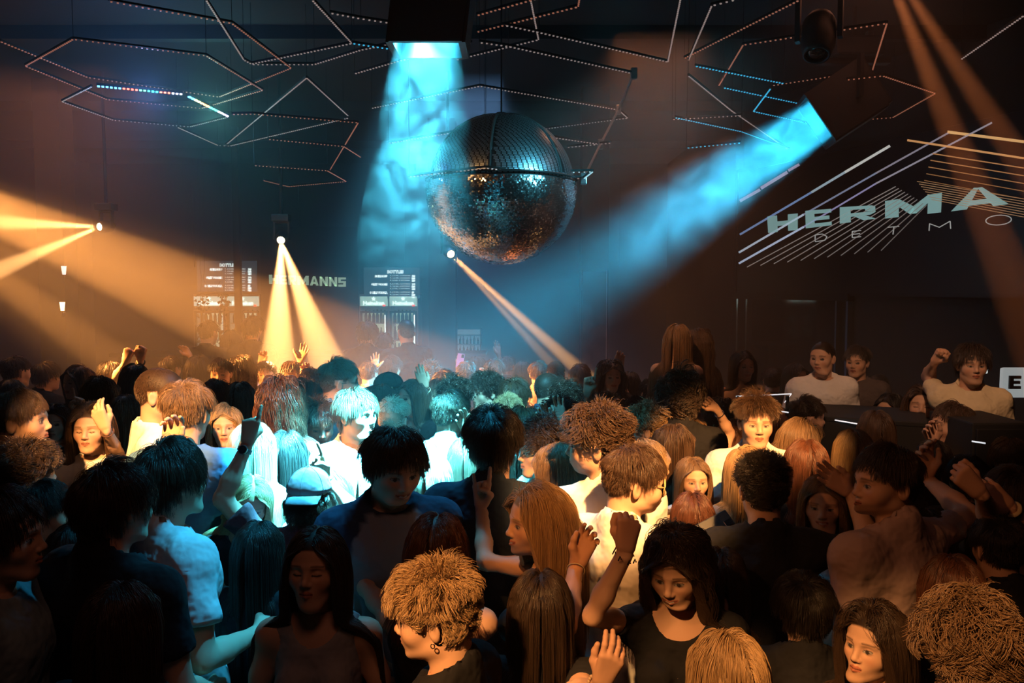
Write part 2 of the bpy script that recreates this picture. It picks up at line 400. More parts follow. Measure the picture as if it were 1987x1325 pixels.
def letq(x0, y0, x1, y1, x2, y2, x3, y3):
    """unit square -> letter box (bottom left, bottom right, top right, top left) in photo pixels"""
    A = np.array([[x0,y0],[x1,y1],[x2,y2],[x3,y3]], float)
    return lambda u, v: tuple(A[0]*(1-u)*(1-v)+A[1]*u*(1-v)+A[2]*u*v+A[3]*(1-u)*v)
GL = {  # block letters as convex pieces in a unit square
 'H': [[(0,0),(.32,0),(.32,1),(0,1)],[(.68,0),(1,0),(1,1),(.68,1)],[(.32,.36),(.68,.36),(.68,.64),(.32,.64)]],
 'E': [[(0,0),(.34,0),(.34,1),(0,1)],[(.34,0),(1,0),(1,.22),(.34,.22)],[(.34,.39),(.92,.39),(.92,.61),(.34,.61)],[(.34,.78),(1,.78),(1,1),(.34,1)]],
 'R': [[(0,0),(.30,0),(.30,1),(0,1)],[(.30,.78),(.78,.78),(.90,1),(.30,1)],[(.78,.78),(1,.84),(1,.94),(.90,1)],[(.72,.60),(1,.5),(1,.84),(.72,.78)],[(.30,.34),(.86,.34),(1,.5),(.72,.56),(.30,.56)],[(.40,.34),(.70,.34),(1,0),(.66,0)]],
 'M': [[(0,0),(.24,0),(.24,1),(0,1)],[(.76,0),(1,0),(1,1),(.76,1)],[(.24,1),(.24,.58),(.44,.1),(.56,.1),(.50,.5)],[(.76,1),(.76,.58),(.56,.1),(.44,.1),(.50,.5)]],
 'A': [[(0,0),(.27,0),(.52,.98),(.38,1)],[(.73,0),(1,0),(.62,1),(.48,.98)],[(.27,.16),(.73,.16),(.66,.40),(.34,.40)]],
 'N': [[(0,0),(.27,0),(.27,1),(0,1)],[(.73,0),(1,0),(1,1),(.73,1)],[(.0,1),(.27,1),(1,0),(.73,0)]],
 'S': [[(0,.0),(1,0),(1,.24),(0,.24)],[(.70,.24),(1,.24),(1,.6),(.70,.6)],[(0,.40),(.70,.40),(.70,.62),(0,.62)],[(0,.62),(.30,.62),(.30,1),(0,1)],[(.30,.78),(1,.78),(1,1),(.30,1)]],
}
LT = [('H', (1491,452,1548,446,1548,414,1489,420)), ('E', (1564,443,1614,437,1613,405,1563,409)), ('R', (1630,434,1700,424,1698,398,1630,402)),
      ('M', (1718,424,1826,412,1828,374,1718,390)), ('A', (1846,410,1958,396,1930,361,1866,366))]
for ch, q in LT:
    f = letq(*q); mb = MB()
    for pc in GL[ch]: flat(mb, [f(u, v) for u, v in pc])
    pscr('letter', mb, M['letter'])
mb = MB()
for a, b in [((1582,456),(1582,468)),((1582,456),(1596,454)),((1596,454),(1605,459)),((1605,459),(1601,466)),((1601,466),(1582,469))]: bar(mb, a, b, 1.6)
pscr('thin_letter', mb, M['thin']); mb = MB()
for a, b in [((1654,449),(1654,461)),((1654,449),(1671,447)),((1654,455),(1669,453)),((1654,461),(1671,459))]: bar(mb, a, b, 1.6)
pscr('thin_letter', mb, M['thin']); mb = MB()
for a, b in [((1723,441),(1745,439)),((1735,440),(1733,455))]: bar(mb, a, b, 1.6)
pscr('thin_letter', mb, M['thin']); mb = MB()
for a, b in [((1803,448),(1804,434)),((1804,434),(1823,441)),((1823,441),(1844,429)),((1844,429),(1845,444))]: bar(mb, a, b, 1.6)
pscr('thin_letter', mb, M['thin']); mb = MB()
ov = [(1938+25*math.cos(t), 427-9.5*math.sin(t)-.06*25*math.cos(t)) for t in np.linspace(0, 2*PI, 19)]
for a, b in zip(ov[:-1], ov[1:]): bar(mb, a, b, 1.6)
pscr('thin_letter', mb, M['thin'])
# light streaks of the picture on the screen
def emat(c, s): return mat('screen_streak', c, .5, emit=c, estr=s)
ST = [((1436,390),(1475,368),5.5,(.42,.28,.36),.8),((1477,365),(1528,334),6,(.42,.30,.40),.8),((1530,331),(1551,319),5,(.42,.30,.40),.7),
      ((1436,455),(1575,373),3.6,(.13,.20,.36),1),((1575,373),(1640,334),4.2,(.25,.32,.36),1),((1640,334),(1727,283),4.6,(.45,.45,.42),1),
      ((1434,490),(1560,416),3.6,(.36,.42,.50),1),((1560,416),(1700,336),3.0,(.16,.18,.26),1),((1700,336),(1842,257),3,(.20,.18,.22),1),
      ((1434,511),(1560,440),3.6,(.36,.42,.55),1),((1560,440),(1700,356),2.8,(.22,.20,.34),1),((1700,356),(1925,238),3,(.24,.22,.26),1),
      ((1839,256),(1987,275),5.5,(.52,.30,.12),1.1),((1761,272),(1987,307),4,(.50,.24,.09),1.0)]
for i in range(5): ST.append(((1810-i*4,298+i*13),(1987,326+i*15),2.2-.2*i,(.42,.19,.07),.85-.1*i))
for i in range(11): ST.append(((1450+i*26,518-i*3.2),(1738+i*6,362+i*3.6),1.5,(.26,.22,.20),.75-.035*i))
for i in range(8): ST.append(((1780+i*4,352+i*5),(1987,386+i*5),1.3,(.36,.20,.10),.7))
for a, b, w, c, s in ST:
    mb = MB(); bar(mb, a, b, w); pscr('light_streak', mb, emat(c, s))

# mirrored doorway under the screen
def onwall(px, py, off=.0): return pix_plane(px, py, W0+WN*off, WN)
def wallrect(x0, x1, y0, y1, th, off=0.):
    a = onwall(x0, (y0+y1)/2, off); b = onwall(x1, (y0+y1)/2, off); zt = onwall((x0+x1)/2, y0, off)[2]; zb = onwall((x0+x1)/2, y1, off)[2] if y1 < 2000 else 0.
    c = (a+b)/2; c[2] = (zt+zb)/2; return c+WN*th/2, (abs((b-a)@WD), th, zt-zb)
dr = empty('mirror_door', 'dark glass door between chrome uprights below the video screen', 'door', V(*onwall(1545,700)[:2],0)); dri = Matrix.Translation(dr.location).inverted()
def part(name, mb, m, par, smooth=False):
    o = mb.build(name, m, par, smooth); o.matrix_parent_inverse = Matrix.Translation(par.location).inverted(); return o
def wr(x0, x1, y0, zb, th, off=0.):
    a = onwall(x0, y0, off); b = onwall(x1, y0, off); z1 = (a[2]+b[2])/2; c = (a+b)/2; c[2] = (z1+zb)/2
    return MB().box(c+WN*th/2, (abs((b-a)@WD), th, z1-zb), RW)
part('glass_panel', wr(1459,1632,574,.02,.03), M['glass'], dr)
for x0, x1 in ((1438,1441),(1456,1459),(1631,1634),(1652,1656)): part('upright', wr(x0,x1,572,.0,.07), M['chrome'], dr)
part('lintel', wr(1436,1658,569,2.26,.09), M['metal'], dr)

# ================================================================ bar at the back
BY = 14.9
def back(px, py, y=BY): return pix_plane(px, py, V(0,y,0), V(0,1,0))
def brect(x0, x1, y0, y1, th, y=BY):
    a = back(x0, y1, y); b = back(x1, y0, y); return (a+b)/2+V(0,th/2,0), (b[0]-a[0], th, b[2]-a[2])
plat = slab('bar_platform', (-6.4,12.4,0), (-.6,YB,.30), M['wood']); tag(plat, 'raised wooden floor behind the bar counter', 'platform')
cnt = empty('bar_counter', 'long dark bar counter in front of the glowing fridges', 'counter', (-3.2,12.6,.3))
part('counter_front', MB().box((-3.3,12.75,.82), (5.6,.06,1.04)), M['wood'], cnt)
part('worktop', MB().box((-3.3,12.95,1.37), (5.8,.62,.06), bev=.012), M['black'], cnt)
part('foot_rail', MB().tube((-6.1,12.6,.5), (-.5,12.6,.5), .02, n=8), M['chrome'], cnt)
def text_mesh(body, size, al, ext, off):
    cu = bpy.data.curves.new('text', 'FONT'); cu.body = body; cu.size = size; cu.align_x = al; cu.extrude = ext; cu.offset = off; cu.resolution_u = 2
    o = bpy.data.objects.new('text', cu); C.objects.link(o); dg = bpy.context.evaluated_depsgraph_get(); dg.update()
    me = bpy.data.meshes.new_from_object(o.evaluated_get(dg)); bpy.data.objects.remove(o); return me
def fridge(x0, x1, label, seedn):
    which = ['ivy-covered leftmost fridge', 'fridge beside the ivy-covered one', 'third fridge from the left', 'rightmost fridge'][seedn-1]
    """upright drinks fridge seen between two photo columns"""
    c, (w, th, hh) = brect(x0, x1, 575, 594, .04); top = c[2]+hh/2+.02; bot = .30; cx = c[0]; y0 = BY
    e = empty('drinks_fridge', label, 'fridge', (cx,y0,bot), group='glass door drinks fridges behind the bar')
    H = top-bot; dz = back((x0+x1)/2, 603)[2]
    m = MB(); m.box((cx-w/2-.005,y0+.32,bot+H/2), (.03,.62,H)).box((cx+w/2+.005,y0+.32,bot+H/2), (.03,.62,H)).box((cx,y0+.32,top), (w+.03,.62,.03)).box((cx,y0+.32,bot+.05), (w,.62,.10)).box((cx,y0+.62,bot+H/2), (w,.02,H))
    part('cabinet', m, M['steel'], e)
    hd = part('header_light', MB().box((cx,y0,c[2]), (w,.05,hh), bev=.008), M['head'], e)
    tb = text_mesh('Heineken', .10, 'CENTER', .002, .002)
    def child(o):
        o.parent = hd; o.matrix_parent_inverse = Matrix.Translation(e.location).inverted() @ Matrix.Identity(4); return o
    t = link('brand_print', tb, M['headtext']); t.parent = hd; t.location = (cx,y0-.032,c[2]-.065); t.rotation_euler = (PI/2,0,0)
    st = MB(); sp = []
    for k in range(5):
        a = PI/2+k*2*PI/5; p0 = (math.cos(a)*.042, math.sin(a)*.042); p1 = (math.cos(a+PI/5)*.017, math.sin(a+PI/5)*.017); p2 = (math.cos(a-PI/5)*.017, math.sin(a-PI/5)*.017)
        st.prism([(0,0), p2, p0, p1], V(cx,y0-.034,c[2]+.045), V(1,0,0), V(0,0,1), V(0,1,0), .006)
    o = st.build('star_emblem', M['headtext'], hd)
    part('door_frame', MB().box((cx-w/2+.02,y0,(bot+dz)/2+.04), (.035,.04,dz-bot-.1)).box((cx+w/2-.02,y0,(bot+dz)/2+.04), (.035,.04,dz-bot-.1)).box((cx,y0,dz-.02), (w,.04,.035)).box((cx,y0,bot+.11), (w,.04,.04)), M['metal'], e)
    part('interior_light', MB().box((cx,y0+.56,(bot+dz)/2+.05), (w-.06,.02,dz-bot-.2)), M['fglow'], e)
    part('tube_light', MB().box((cx+w/2-.055,y0+.06,(bot+dz)/2+.05), (.022,.02,dz-bot-.25)), M['tubew'], e)
    part('display', MB().box((cx+w/2-.06,y0-.035,c[2]-hh/2+.012), (.05,.01,.03)), M['redbit'], e)
    rs = np.random.RandomState(seedn)
    for k in range(5):
        z = bot+.22+k*.31
        if z > dz-.2: break
        s = part('shelf', MB().box((cx,y0+.3,z), (w-.08,.46,.012)), M['steel'], e)
        for j in range(6 if k > 1 else 0):
            bx = cx-w/2+.075+j*(w-.15)/5; hgt = .22+.03*rs.rand()
            b = MB().lathe([(0,0),(.030,.0),(.031,.02),(.030,hgt*.55),(.014,hgt*.78),(.012,hgt*.98),(.014,hgt),(0,hgt)], (bx,y0+.14+.02*rs.rand(),z+.008), n=8).build('bottle', M['bottle'])
            tag(b, 'small dark bottle on the %s shelf inside the %s' % (['bottom','second','middle','fourth','top'][k], which), 'bottle', 'bottles on the %s shelf of the %s' % (['bottom','second','middle','fourth','top'][k], which))
    return e
fridge(377,436,'leftmost drinks fridge, partly hidden by hanging ivy', 1)
fridge(441,502,'second drinks fridge, right beside the ivy-covered one', 2)
fridge(699,752,'third drinks fridge, below the right menu board, left of the pair', 3)
fridge(756,809,'rightmost drinks fridge, right of the pair under the menu board', 4)
def menu(x0, x1, y0, y1, rows, label, tl):
    c, s = brect(x0, x1, y0, y1, .05, BY-.02)
    e = empty('menu_board', label, 'menu', c)
    part('board', MB().box(c, s, bev=.006), M['menu'], e)
    def txt(s_, px, py, hpx, al='LEFT', bold=.0):
        cu = text_mesh(s_, hpx/FPX*BY*1.1, al, .002, bold)
        p = back(px, py+hpx, BY-.06); o = link('menu_text', cu, M['menutext'], e, (p-c).tolist(), (PI/2,0,0)); return o
    w = x1-x0
    txt('BOTTLES', x0+w*tl, y0+4, 7, 'LEFT', .006)
    for g, (nm, pr) in enumerate(rows):
        yy = y0+14+g*16
        txt(nm, x0+w*.42, yy, 4.6, 'RIGHT', .006)
        for k, p_ in enumerate(pr):
            txt(('FL. 0,7L INKL. 5 SOFTDRINKS','FL. 1,5L INKL. 8 SOFTDRINKS','FL. 3L INKL. 12 SOFTDRINKS')[k], x0+w*.47, yy+k*4.6, 2.8)
            txt(p_, x0+w*.86, yy+k*4.6, 4.0, 'LEFT', .006)
menu(383,497,506,566,[('SMIRNOFF',('120','240','450')),('GREY GOOSE',('130','250','400')),('9 MILE VODKA',('85','200','350'))], 'left drinks menu board with BOTTLES price list behind a dark post', .38)
menu(706,814,519,579,[('SMIRNOFF',('120','240','450')),('GREY GOOSE',('130','250','400')),('9 MILE VODKA',('85','200','350'))], 'right drinks menu board with BOTTLES price list in blue haze', .42)
# the wall sign
sg = empty('wall_sign', 'pale green HERMANNS block letters on the wall between the menu boards', 'sign', back(598,545))
xs = [522,542,559,577,601,620,638,656,673]
for i, ch in enumerate('HERMANNS'):
    x0, x1 = xs[i]+1, xs[i+1]-2; dy = i*.75
    a = back(x0, 551+dy); b = back(x1, 533+dy); mb = MB()
    for pc in GL[ch]: mb.prism([(a[0]+u*(b[0]-a[0]), a[2]+v*(b[2]-a[2])) for u, v in pc], V(0,BY-.03,0), V(1,0,0), V(0,0,1), V(0,1,0), .03)
    part('letter', mb, M['signlit'], sg)
struct(slab('wall_bar', (-6.3,BY+.02,.3), (-.4,BY+.03+.0,.3+.01), M['wall']))
bpy.data.objects.remove(bpy.data.objects['wall_bar'])
c, s = brect(505, 697, 500, 640, .05, BY+.03); wb = MB().box(V(c[0],BY+.06,1.9), (s[0]-.05,.06,3.2)).build('wall_bar', M['wall']); struct(wb, 'dark wall panel between the fridge pairs behind the letters')
# pillars
def pillar(px, wpx, y, label, m=None, name='pillar'):
    a = pix_plane(px-wpx/2, 600, V(0,y,0), V(0,1,0)); b = pix_plane(px+wpx/2, 600, V(0,y,0), V(0,1,0)); w = b[0]-a[0]
    o = empty(name, label, 'pillar', ((a[0]+b[0])/2,y+w/2,0)); o['kind'] = 'structure'
    part('shaft', MB().box(((a[0]+b[0])/2,y+w/2,ZC/2), (w,w,ZC)), m or M['black'], o); part('foot_plate', MB().box(((a[0]+b[0])/2,y+w/2,.06), (w+.04,w+.04,.12)), M['metal'], o)
    return o
pillar(461,12,12.2,'thin black post in front of the left drinks fridges')
pillar(858,52,11.6,'wide dark pillar right of the drinks fridges')
lp = pillar(102,50,9.4,'dark pillar with two wall lamps at the left')
mp = pillar(1154,52,9.8,'pillar clad with tall mirror strips right of the mirror ball')
a = pix_plane(1130,523,V(0,9.78,0),V(0,1,0)); b = pix_plane(1178,523,V(0,9.78,0),V(0,1,0))
part('mirror_panel', MB().box(((a[0]+b[0])/2,9.78,1.35), (b[0]-a[0]-.01,.02,2.5)), M['glass'], mp)
part('mirror_edge', MB().box((b[0]-.005,9.775,1.35), (.012,.03,2.52)), M['chrome'], mp)
def sconce(px, py, m, label, y=9.3):
    p = pix_plane(px, py, V(0,y,0), V(0,1,0)); e = empty('wall_lamp', label, 'lamp', p)
    part('shade', MB().lathe([(.018,-.05),(.028,.045),(.025,.045),(.015,-.05)], p, n=14), m, e, True); part('bracket', MB().box(p+V(0,.05,-.09), (.03,.1,.03), bev=.004).tube(p+V(0,0,-.12), p+V(0,0,-.06), .014), M['metal'], e)
sconce(124, 524, M['menutext'], 'small cool white cup lamp on the left pillar'); sconce(121, 594, M['warmlens'], 'small glowing orange lamp below the white one on the left pillar')
# back bar shelf with bottles
bs = empty('bottle_shelf', 'lit shelf of bottles at the right end of the bar', 'shelf', back(900,680,13.6))
a = back(882,688,13.6); b = back(932,640,13.6)
part('back_panel', MB().box(((a[0]+b[0])/2,13.75,(a[2]+b[2])/2), (b[0]-a[0],.03,b[2]-a[2])), mat('shelf_panel', (.3,.32,.34), .5, emit=(.5,.58,.6), estr=.22), bs)
for k in range(3): part('shelf', MB().box(((a[0]+b[0])/2,13.62,a[2]+.02+k*.15), (b[0]-a[0],.24,.014)), M['steel'], bs)
for q in (a[0]-.01, b[0]+.01): part('side_panel', MB().box((q,13.66,(a[2])/2+b[2]/2), (.02,.24,b[2]-a[2]+.05)), M['black'], bs)
part('base_cabinet', MB().box(((a[0]+b[0])/2,13.66,a[2]/2+.1), (b[0]-a[0]+.04,.3,a[2]-.22)), M['wood'], bs)
for k in range(2):
    for j in range(7):
        hgt = .11+.02*((j*7+k*3)%3); bx = a[0]+.04+j*(b[0]-a[0]-.08)/6
        o = MB().lathe([(0,0),(.018,0),(.018,hgt*.55),(.007,hgt*.75),(.007,hgt),(0,hgt)], (bx,13.55,a[2]+.028+k*.15), n=8).build('bottle', M['chrome' if (j+k)%2 else 'bottle'])
        tag(o, 'tiny bottle on the lit shelf at the end of the bar', 'bottle', 'bottles on the lit bar shelf')
# hanging ivy before the left fridges
rs = np.random.RandomState(4); mb = MB()
for k in range(95):
    px = rs.choice([385,392,400,424,430,436,440], p=[.2,.15,.1,.1,.15,.2,.1])+rs.normal()*4; py = rs.uniform(572,668) if rs.rand() < .6 else rs.uniform(572,600)
    p = back(px, py, 14.3+rs.rand()*.2); r = .022+.02*rs.rand(); a0 = rs.rand()*6; n = unit(V(rs.normal()*.4,-1,rs.normal()*.4)); ux = unit(np.cross(n, (0,0,1))); uy = np.cross(ux, n)
    mb.prism([(r*math.cos(a0+t)*(1 if i%2 else .55), r*math.sin(a0+t)*(1 if i%2 else .55)) for i, t in enumerate(np.arange(6)*PI/3)], p, ux, uy, n, .003)
for px in (388,398,427,437): q = [back(px+rs.normal()*3, y, 14.42) for y in range(500, 670, 20)]; q = [V(q[0][0],q[0][1],ZC)]+q; mb.path(q, .004, 4)
o = mb.build('hanging_ivy', M['leaf']); tag(o, 'ivy hanging in front of the leftmost drinks fridge', 'plant', kind='stuff')

# ================================================================ mirror ball
BC = P(973, 366, 6.6); BR = .602
ball = empty('mirror_ball', 'huge mirror ball hanging over the crowd, upper half in strips', 'disco ball', BC)
def tiles(z0, z1, rows, wmul, jitter, R, gap, m, name, seedn, skip=None):
    rs = np.random.RandomState(seedn); V_ = []; F_ = []; n = 0
    for i in range(rows):
        f0 = z0+(z1-z0)*i/rows; f1 = z0+(z1-z0)*(i+1-gap)/rows; fm = (f0+f1)/2
        k = max(6, int(2*PI*math.cos(fm)/((z1-z0)/rows)/wmul)); t0 = np.arange(k)*2*PI/k+i*.0; t1 = t0+2*PI/k*(1-gap)
        if skip is not None: t0, t1 = t0[~skip(t0)], t1[~skip(t0)]
        def sp(f, t): return np.stack([np.cos(f)*np.cos(t), np.cos(f)*np.sin(t), np.full_like(t, np.sin(f))], 1)*R
        c = sp(fm, (t0+t1)/2); q = np.stack([sp(f0,t0), sp(f0,t1), sp(f1,t1), sp(f1,t0)], 1)
        j = rs.normal(size=c.shape)*jitter; nn = c/R+j; nn /= np.linalg.norm(nn, axis=1)[:,None]
        q = q-nn[:,None,:]*np.sum((q-c[:,None,:])*nn[:,None,:], 2)[...,None]+c[:,None,:]/R*.004
        V_.append(q.reshape(-1,3)); F_.append(np.arange(len(t0)*4).reshape(-1,4)+n); n += len(t0)*4
    o = link(name, mesh_from(name, np.vstack(V_), np.vstack(F_), smooth=False), m, ball); o['kind'] = 'stuff'; return o
def sphere(name, R, m, z0=-PI/2, z1=PI/2, n=64):
    f = np.linspace(z0, z1, 25); o = MB().lathe([(R*math.cos(a), R*math.sin(a)) for a in f], n=n).build(name, m, ball, True); return o
sphere('lower_core', BR-.006, M['metal'], -PI/2, .06); sphere('upper_core', BR-.03, M['metal'], .05, PI/2)
tiles(-PI/2+.03, .055, 76, 1.0, .065, BR, .10, M['mirror'], 'lower_mirror_tile', 1)
segs = [math.radians(a) for a in (262, 322, 22, 82, 142, 202)]
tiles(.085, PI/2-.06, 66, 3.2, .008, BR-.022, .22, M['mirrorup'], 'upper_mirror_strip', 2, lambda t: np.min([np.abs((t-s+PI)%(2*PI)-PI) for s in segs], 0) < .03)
ring = MB(); t = np.linspace(0, 2*PI, 97)[:-1]; ring.path(np.stack([BR*1.0*np.cos(t), BR*1.0*np.sin(t), np.full_like(t, .062*BR/.6)], 1), .008, 6, True); ring.build('equator_ring', M['metal'], ball, True)
for s_ in segs:
    f = np.linspace(.09, PI/2-.05, 14); pts = [(math.cos(a)*math.cos(s_)*(BR-.02), math.cos(a)*math.sin(s_)*(BR-.02), math.sin(a)*(BR-.02)) for a in f]
    MB().path(pts, .013, 6).build('seam_strap', M['strap'], ball, True)
MB().tube((0,0,BR-.05), (0,0,BR-.005), .05, .04, 14).tube((0,0,BR-.01), (0,0,ZC-BC[2]), .007, n=8).build('hanging_rod', M['metal'], ball)

# ================================================================ LED frames under the ceiling
def led_frame(pts, z, label, m='leddim', closed=False, gap=.036, zs=None, skip=()):
    q = [pix_plane(x, y, V(0,0,z), V(0,0,1)) for x, y in pts]
    e = empty('led_frame', label, 'light frame', q[0], group='dotted LED tube frames under the ceiling')
    n = len(q); segs_ = [(q[i], q[(i+1)%n]) for i in range(n if closed else n-1)]; dots = MB(); cnt_ = 0
    for i, (a, b) in enumerate(segs_):
        L = np.linalg.norm(b-a)
        if L > 9: continue
        d = (b-a)/L; R = np.stack([d, np.cross(V(0,0,1), d), V(0,0,1)], 1)
        part('tube', MB().box((a+b)/2+V(0,0,.012), (L,.014,.014), R), M['tube'], e)
        if i in skip: continue
        k = int(L/gap)
        for j in range(k): dots.box(a+d*(j+.5)*L/k+V(0,0,-.002), (.011,.011,.007), R); cnt_ += 1
    if cnt_:
        o = part('led_dot', dots, M[m] if isinstance(m, str) else m, e); o['kind'] = 'stuff'
    # hangers up to the ceiling
    for c in q[:2]: part('hanger_wire', MB().tube(c, V(c[0],c[1],ZC), .002, n=5, caps=False), M['metal'], e)
    return e
Z1 = 4.25
FR = [
 ([(210,2),(450,45),(565,132),(425,188),(170,150),(0,80)], Z1, 'wide dotted frame at the upper left, red along its far bar', 'ledred', False),
 ([(142,76),(400,108),(510,175),(391,210),(208,193),(49,128)], Z1-.05, 'dotted hexagon above the colourful one at the left', 'ledred', True),
 ([(443,227),(368,246),(220,233),(120,197),(178,168)], Z1-.1, 'near half of the small hexagon with the coloured lights', 'leddim', False),
 ([(345,247),(423,282),(447,283),(676,229)], Z1-.2, 'dotted frame ending below the colourful hexagon', 'leddim', False),
 ([(437,282),(595,151),(676,225)], Z1-.1, 'pointed dotted frame right of the colourful hexagon', 'leddim', False),
 ([(450,222),(490,221),(695,238),(640,330)], Z1-.3, 'faint dotted frame left of the blue beam, upper one', 'ledred', False),
 ([(520,270),(667,284),(700,305)], Z1-.4, 'faint short dotted bar left of the blue beam, middle one', 'ledred', False),
 ([(493,321),(635,331),(672,352),(560,362),(511,350)], Z1-.6, 'lowest faint dotted frame left of the blue beam', 'ledred', False),
 ([(400,0),(473,116),(488,124),(683,84),(606,0)], Z1, 'bright dotted V shaped frame at the top left of centre', 'leddim', False),
 ([(488,125),(610,125),(700,97),(766,84)], Z1, 'dotted bar running to the black flood lamp from the left', 'leddim', False),
 ([(640,25),(700,36),(766,46)], Z1, 'short dotted bar behind the black flood lamp', 'leddim', False),
 ([(683,84),(790,100)], Z1-.05, 'short blue lit bar left below the black flood lamp', 'ledblue', False),
 ([(688,143),(775,118),(915,83)], Z1-.1, 'dotted bar crossing behind the top of the blue beam', 'leddim', False),
 ([(885,116),(1045,77),(1030,0)], Z1, 'dotted frame right of the black flood lamp', 'leddim', False),
 ([(925,62),(1122,13),(1130,-40)], Z1, 'dotted bar above the one beside the flood lamp', 'ledred', False),
 ([(925,30),(1060,-8)], Z1, 'topmost dotted bar right of the flood lamp', 'ledred', False),
 ([(980,49),(1047,63),(1296,120),(1322,-10)], Z1-.02, 'long dotted frame ending right above the mirror ball', 'leddim', False),
 ([(930,82),(987,90),(1230,143)], Z1-.1, 'long dotted bar above the mirror ball', 'leddim', False),
 ([(721,210),(931,167),(1200,213),(1218,229),(1058,250)], Z1-.1, 'highest of three nested frames around the mirror ball', 'leddim', False),
 ([(754,278),(940,247),(1165,280),(1186,277),(1100,286)], 3.72, 'middle of three nested frames around the mirror ball', 'leddim', False),
 ([(794,343),(943,326),(1132,347),(1150,333),(1108,334)], 3.26, 'lowest nested frame crossing the mirror ball', 'leddim', False),
 ([(1336,117),(1381,11),(1440,-4)], Z1, 'steep dotted bar right of the long frame', 'leddim', False),
 ([(1328,113),(1551,0)], Z1, 'slanting red dotted bar at the top right', 'ledred', False),
 ([(1395,166),(1442,87),(1721,45),(1693,136),(1498,166)], Z1-.05, 'dotted frame above the right blue flood lamp', 'ledred', False),
 ([(1349,128),(1521,162)], Z1-.1, 'blue dotted bar at the corner of the upper right frames', 'ledblue', False),
 ([(1404,170),(1566,204)], Z1-.15, 'middle blue dotted bar left of the right flood lamp', 'ledblue', False),
 ([(1495,172),(1462,216),(1572,240)], Z1-.2, 'brightest blue dotted bar touching the right blue beam', 'ledblue', False),
 ([(1336,147),(1420,215),(1528,289)], Z1-.2, 'white dotted bar running down to the right blue beam', 'leddim', False),
 ([(1310,228),(1438,255),(1532,289)], Z1-.3, 'faint blue dotted bar crossing the right blue beam', 'ledblue', False),
 ([(1304,232),(1440,224)], Z1-.3, 'short faint dotted bar right of the mirror ball frames', 'leddim', False),
 ([(1332,287),(1438,277)], Z1-.6, 'low short dotted bar right of the mirror ball', 'ledblue', False),
 ([(1649,234),(1732,228),(1815,181),(1713,147),(1642,155)], Z1-.2, 'dotted frame crossed by the right amber beams', 'ledred', False),
 ([(1865,115),(1987,30)], Z1-.1, 'faint dotted bar in the upper right corner', 'leddim', False),
]
for pts, z, lab, m, cl in FR: led_frame(pts, z, lab, m, cl)
# the coloured pixels of the small hexagon
e = empty('led_frame', 'two bars of rainbow coloured lights glowing at the upper left', 'light frame', pix_plane(178,168,V(0,0,Z1-.1),V(0,0,1)), group='dotted LED tube frames under the ceiling')
cols_ = [(.10,.45,1)]*6+[(1,.12,.06)]*4+[(.12,.8,.35)]*2+[(.05,.8,.9)]*3+[(1,.15,.08)]*3+[(.75,.7,1)]*3; cols2 = [(.1,.5,1)]*2+[(.9,.9,.3)]*2+[(1,.4,.12)]*3+[(.1,.9,.6)]*3+[(.75,.8,1)]*2+[(.6,.45,1)]*2
_c = {}
for (A_, B_), cc in ((((187,167),(355,183)), cols_), (((365,187),(443,226)), cols2)):
    a = pix_plane(*A_, V(0,0,Z1-.1), V(0,0,1)); b = pix_plane(*B_, V(0,0,Z1-.1), V(0,0,1)); L = np.linalg.norm(b-a); d = (b-a)/L; R = np.stack([d, np.cross(V(0,0,1), d), V(0,0,1)], 1)
    part('tube', MB().box((a+b)/2+V(0,0,.016), (L,.032,.022), R), M['metal'], e)
    for j, c_ in enumerate(cc):
        if c_ not in _c: _c[c_] = mat('pixel_light', c_, .4, emit=c_, estr=5)
        part('pixel_light', MB().box(a+d*(j+.5)*L/len(cc), (L/len(cc)*.62,.022,.014), R, bev=.004), _c[c_], e)
bulb('pixel_glow', pix_plane(290,185,V(0,0,Z1-.22),V(0,0,1)), 22, (.15,.35,1), .1); bulb('pixel_glow', pix_plane(410,215,V(0,0,Z1-.22),V(0,0,1)), 18, (.2,.8,.75), .1)
# slanting struts that join the nested frames
st_ = empty('frame_brace', 'slanting braces joining the nested frames right of the mirror ball', 'brace', P(1200,213,7))
q = [pix_plane(1230,143,V(0,0,Z1-.1),V(0,0,1)), pix_plane(1200,213,V(0,0,Z1-.1),V(0,0,1)), pix_plane(1165,280,V(0,0,3.72),V(0,0,1)), pix_plane(1132,347,V(0,0,3.26),V(0,0,1))]
for a, b in zip(q[:-1], q[1:]): part('brace_tube', MB().tube(a, b, .012, n=6), M['steel'], st_)
for a in q: part('corner_clamp', MB().box(a, (.05,.05,.09), bev=.006), M['steel'], st_)

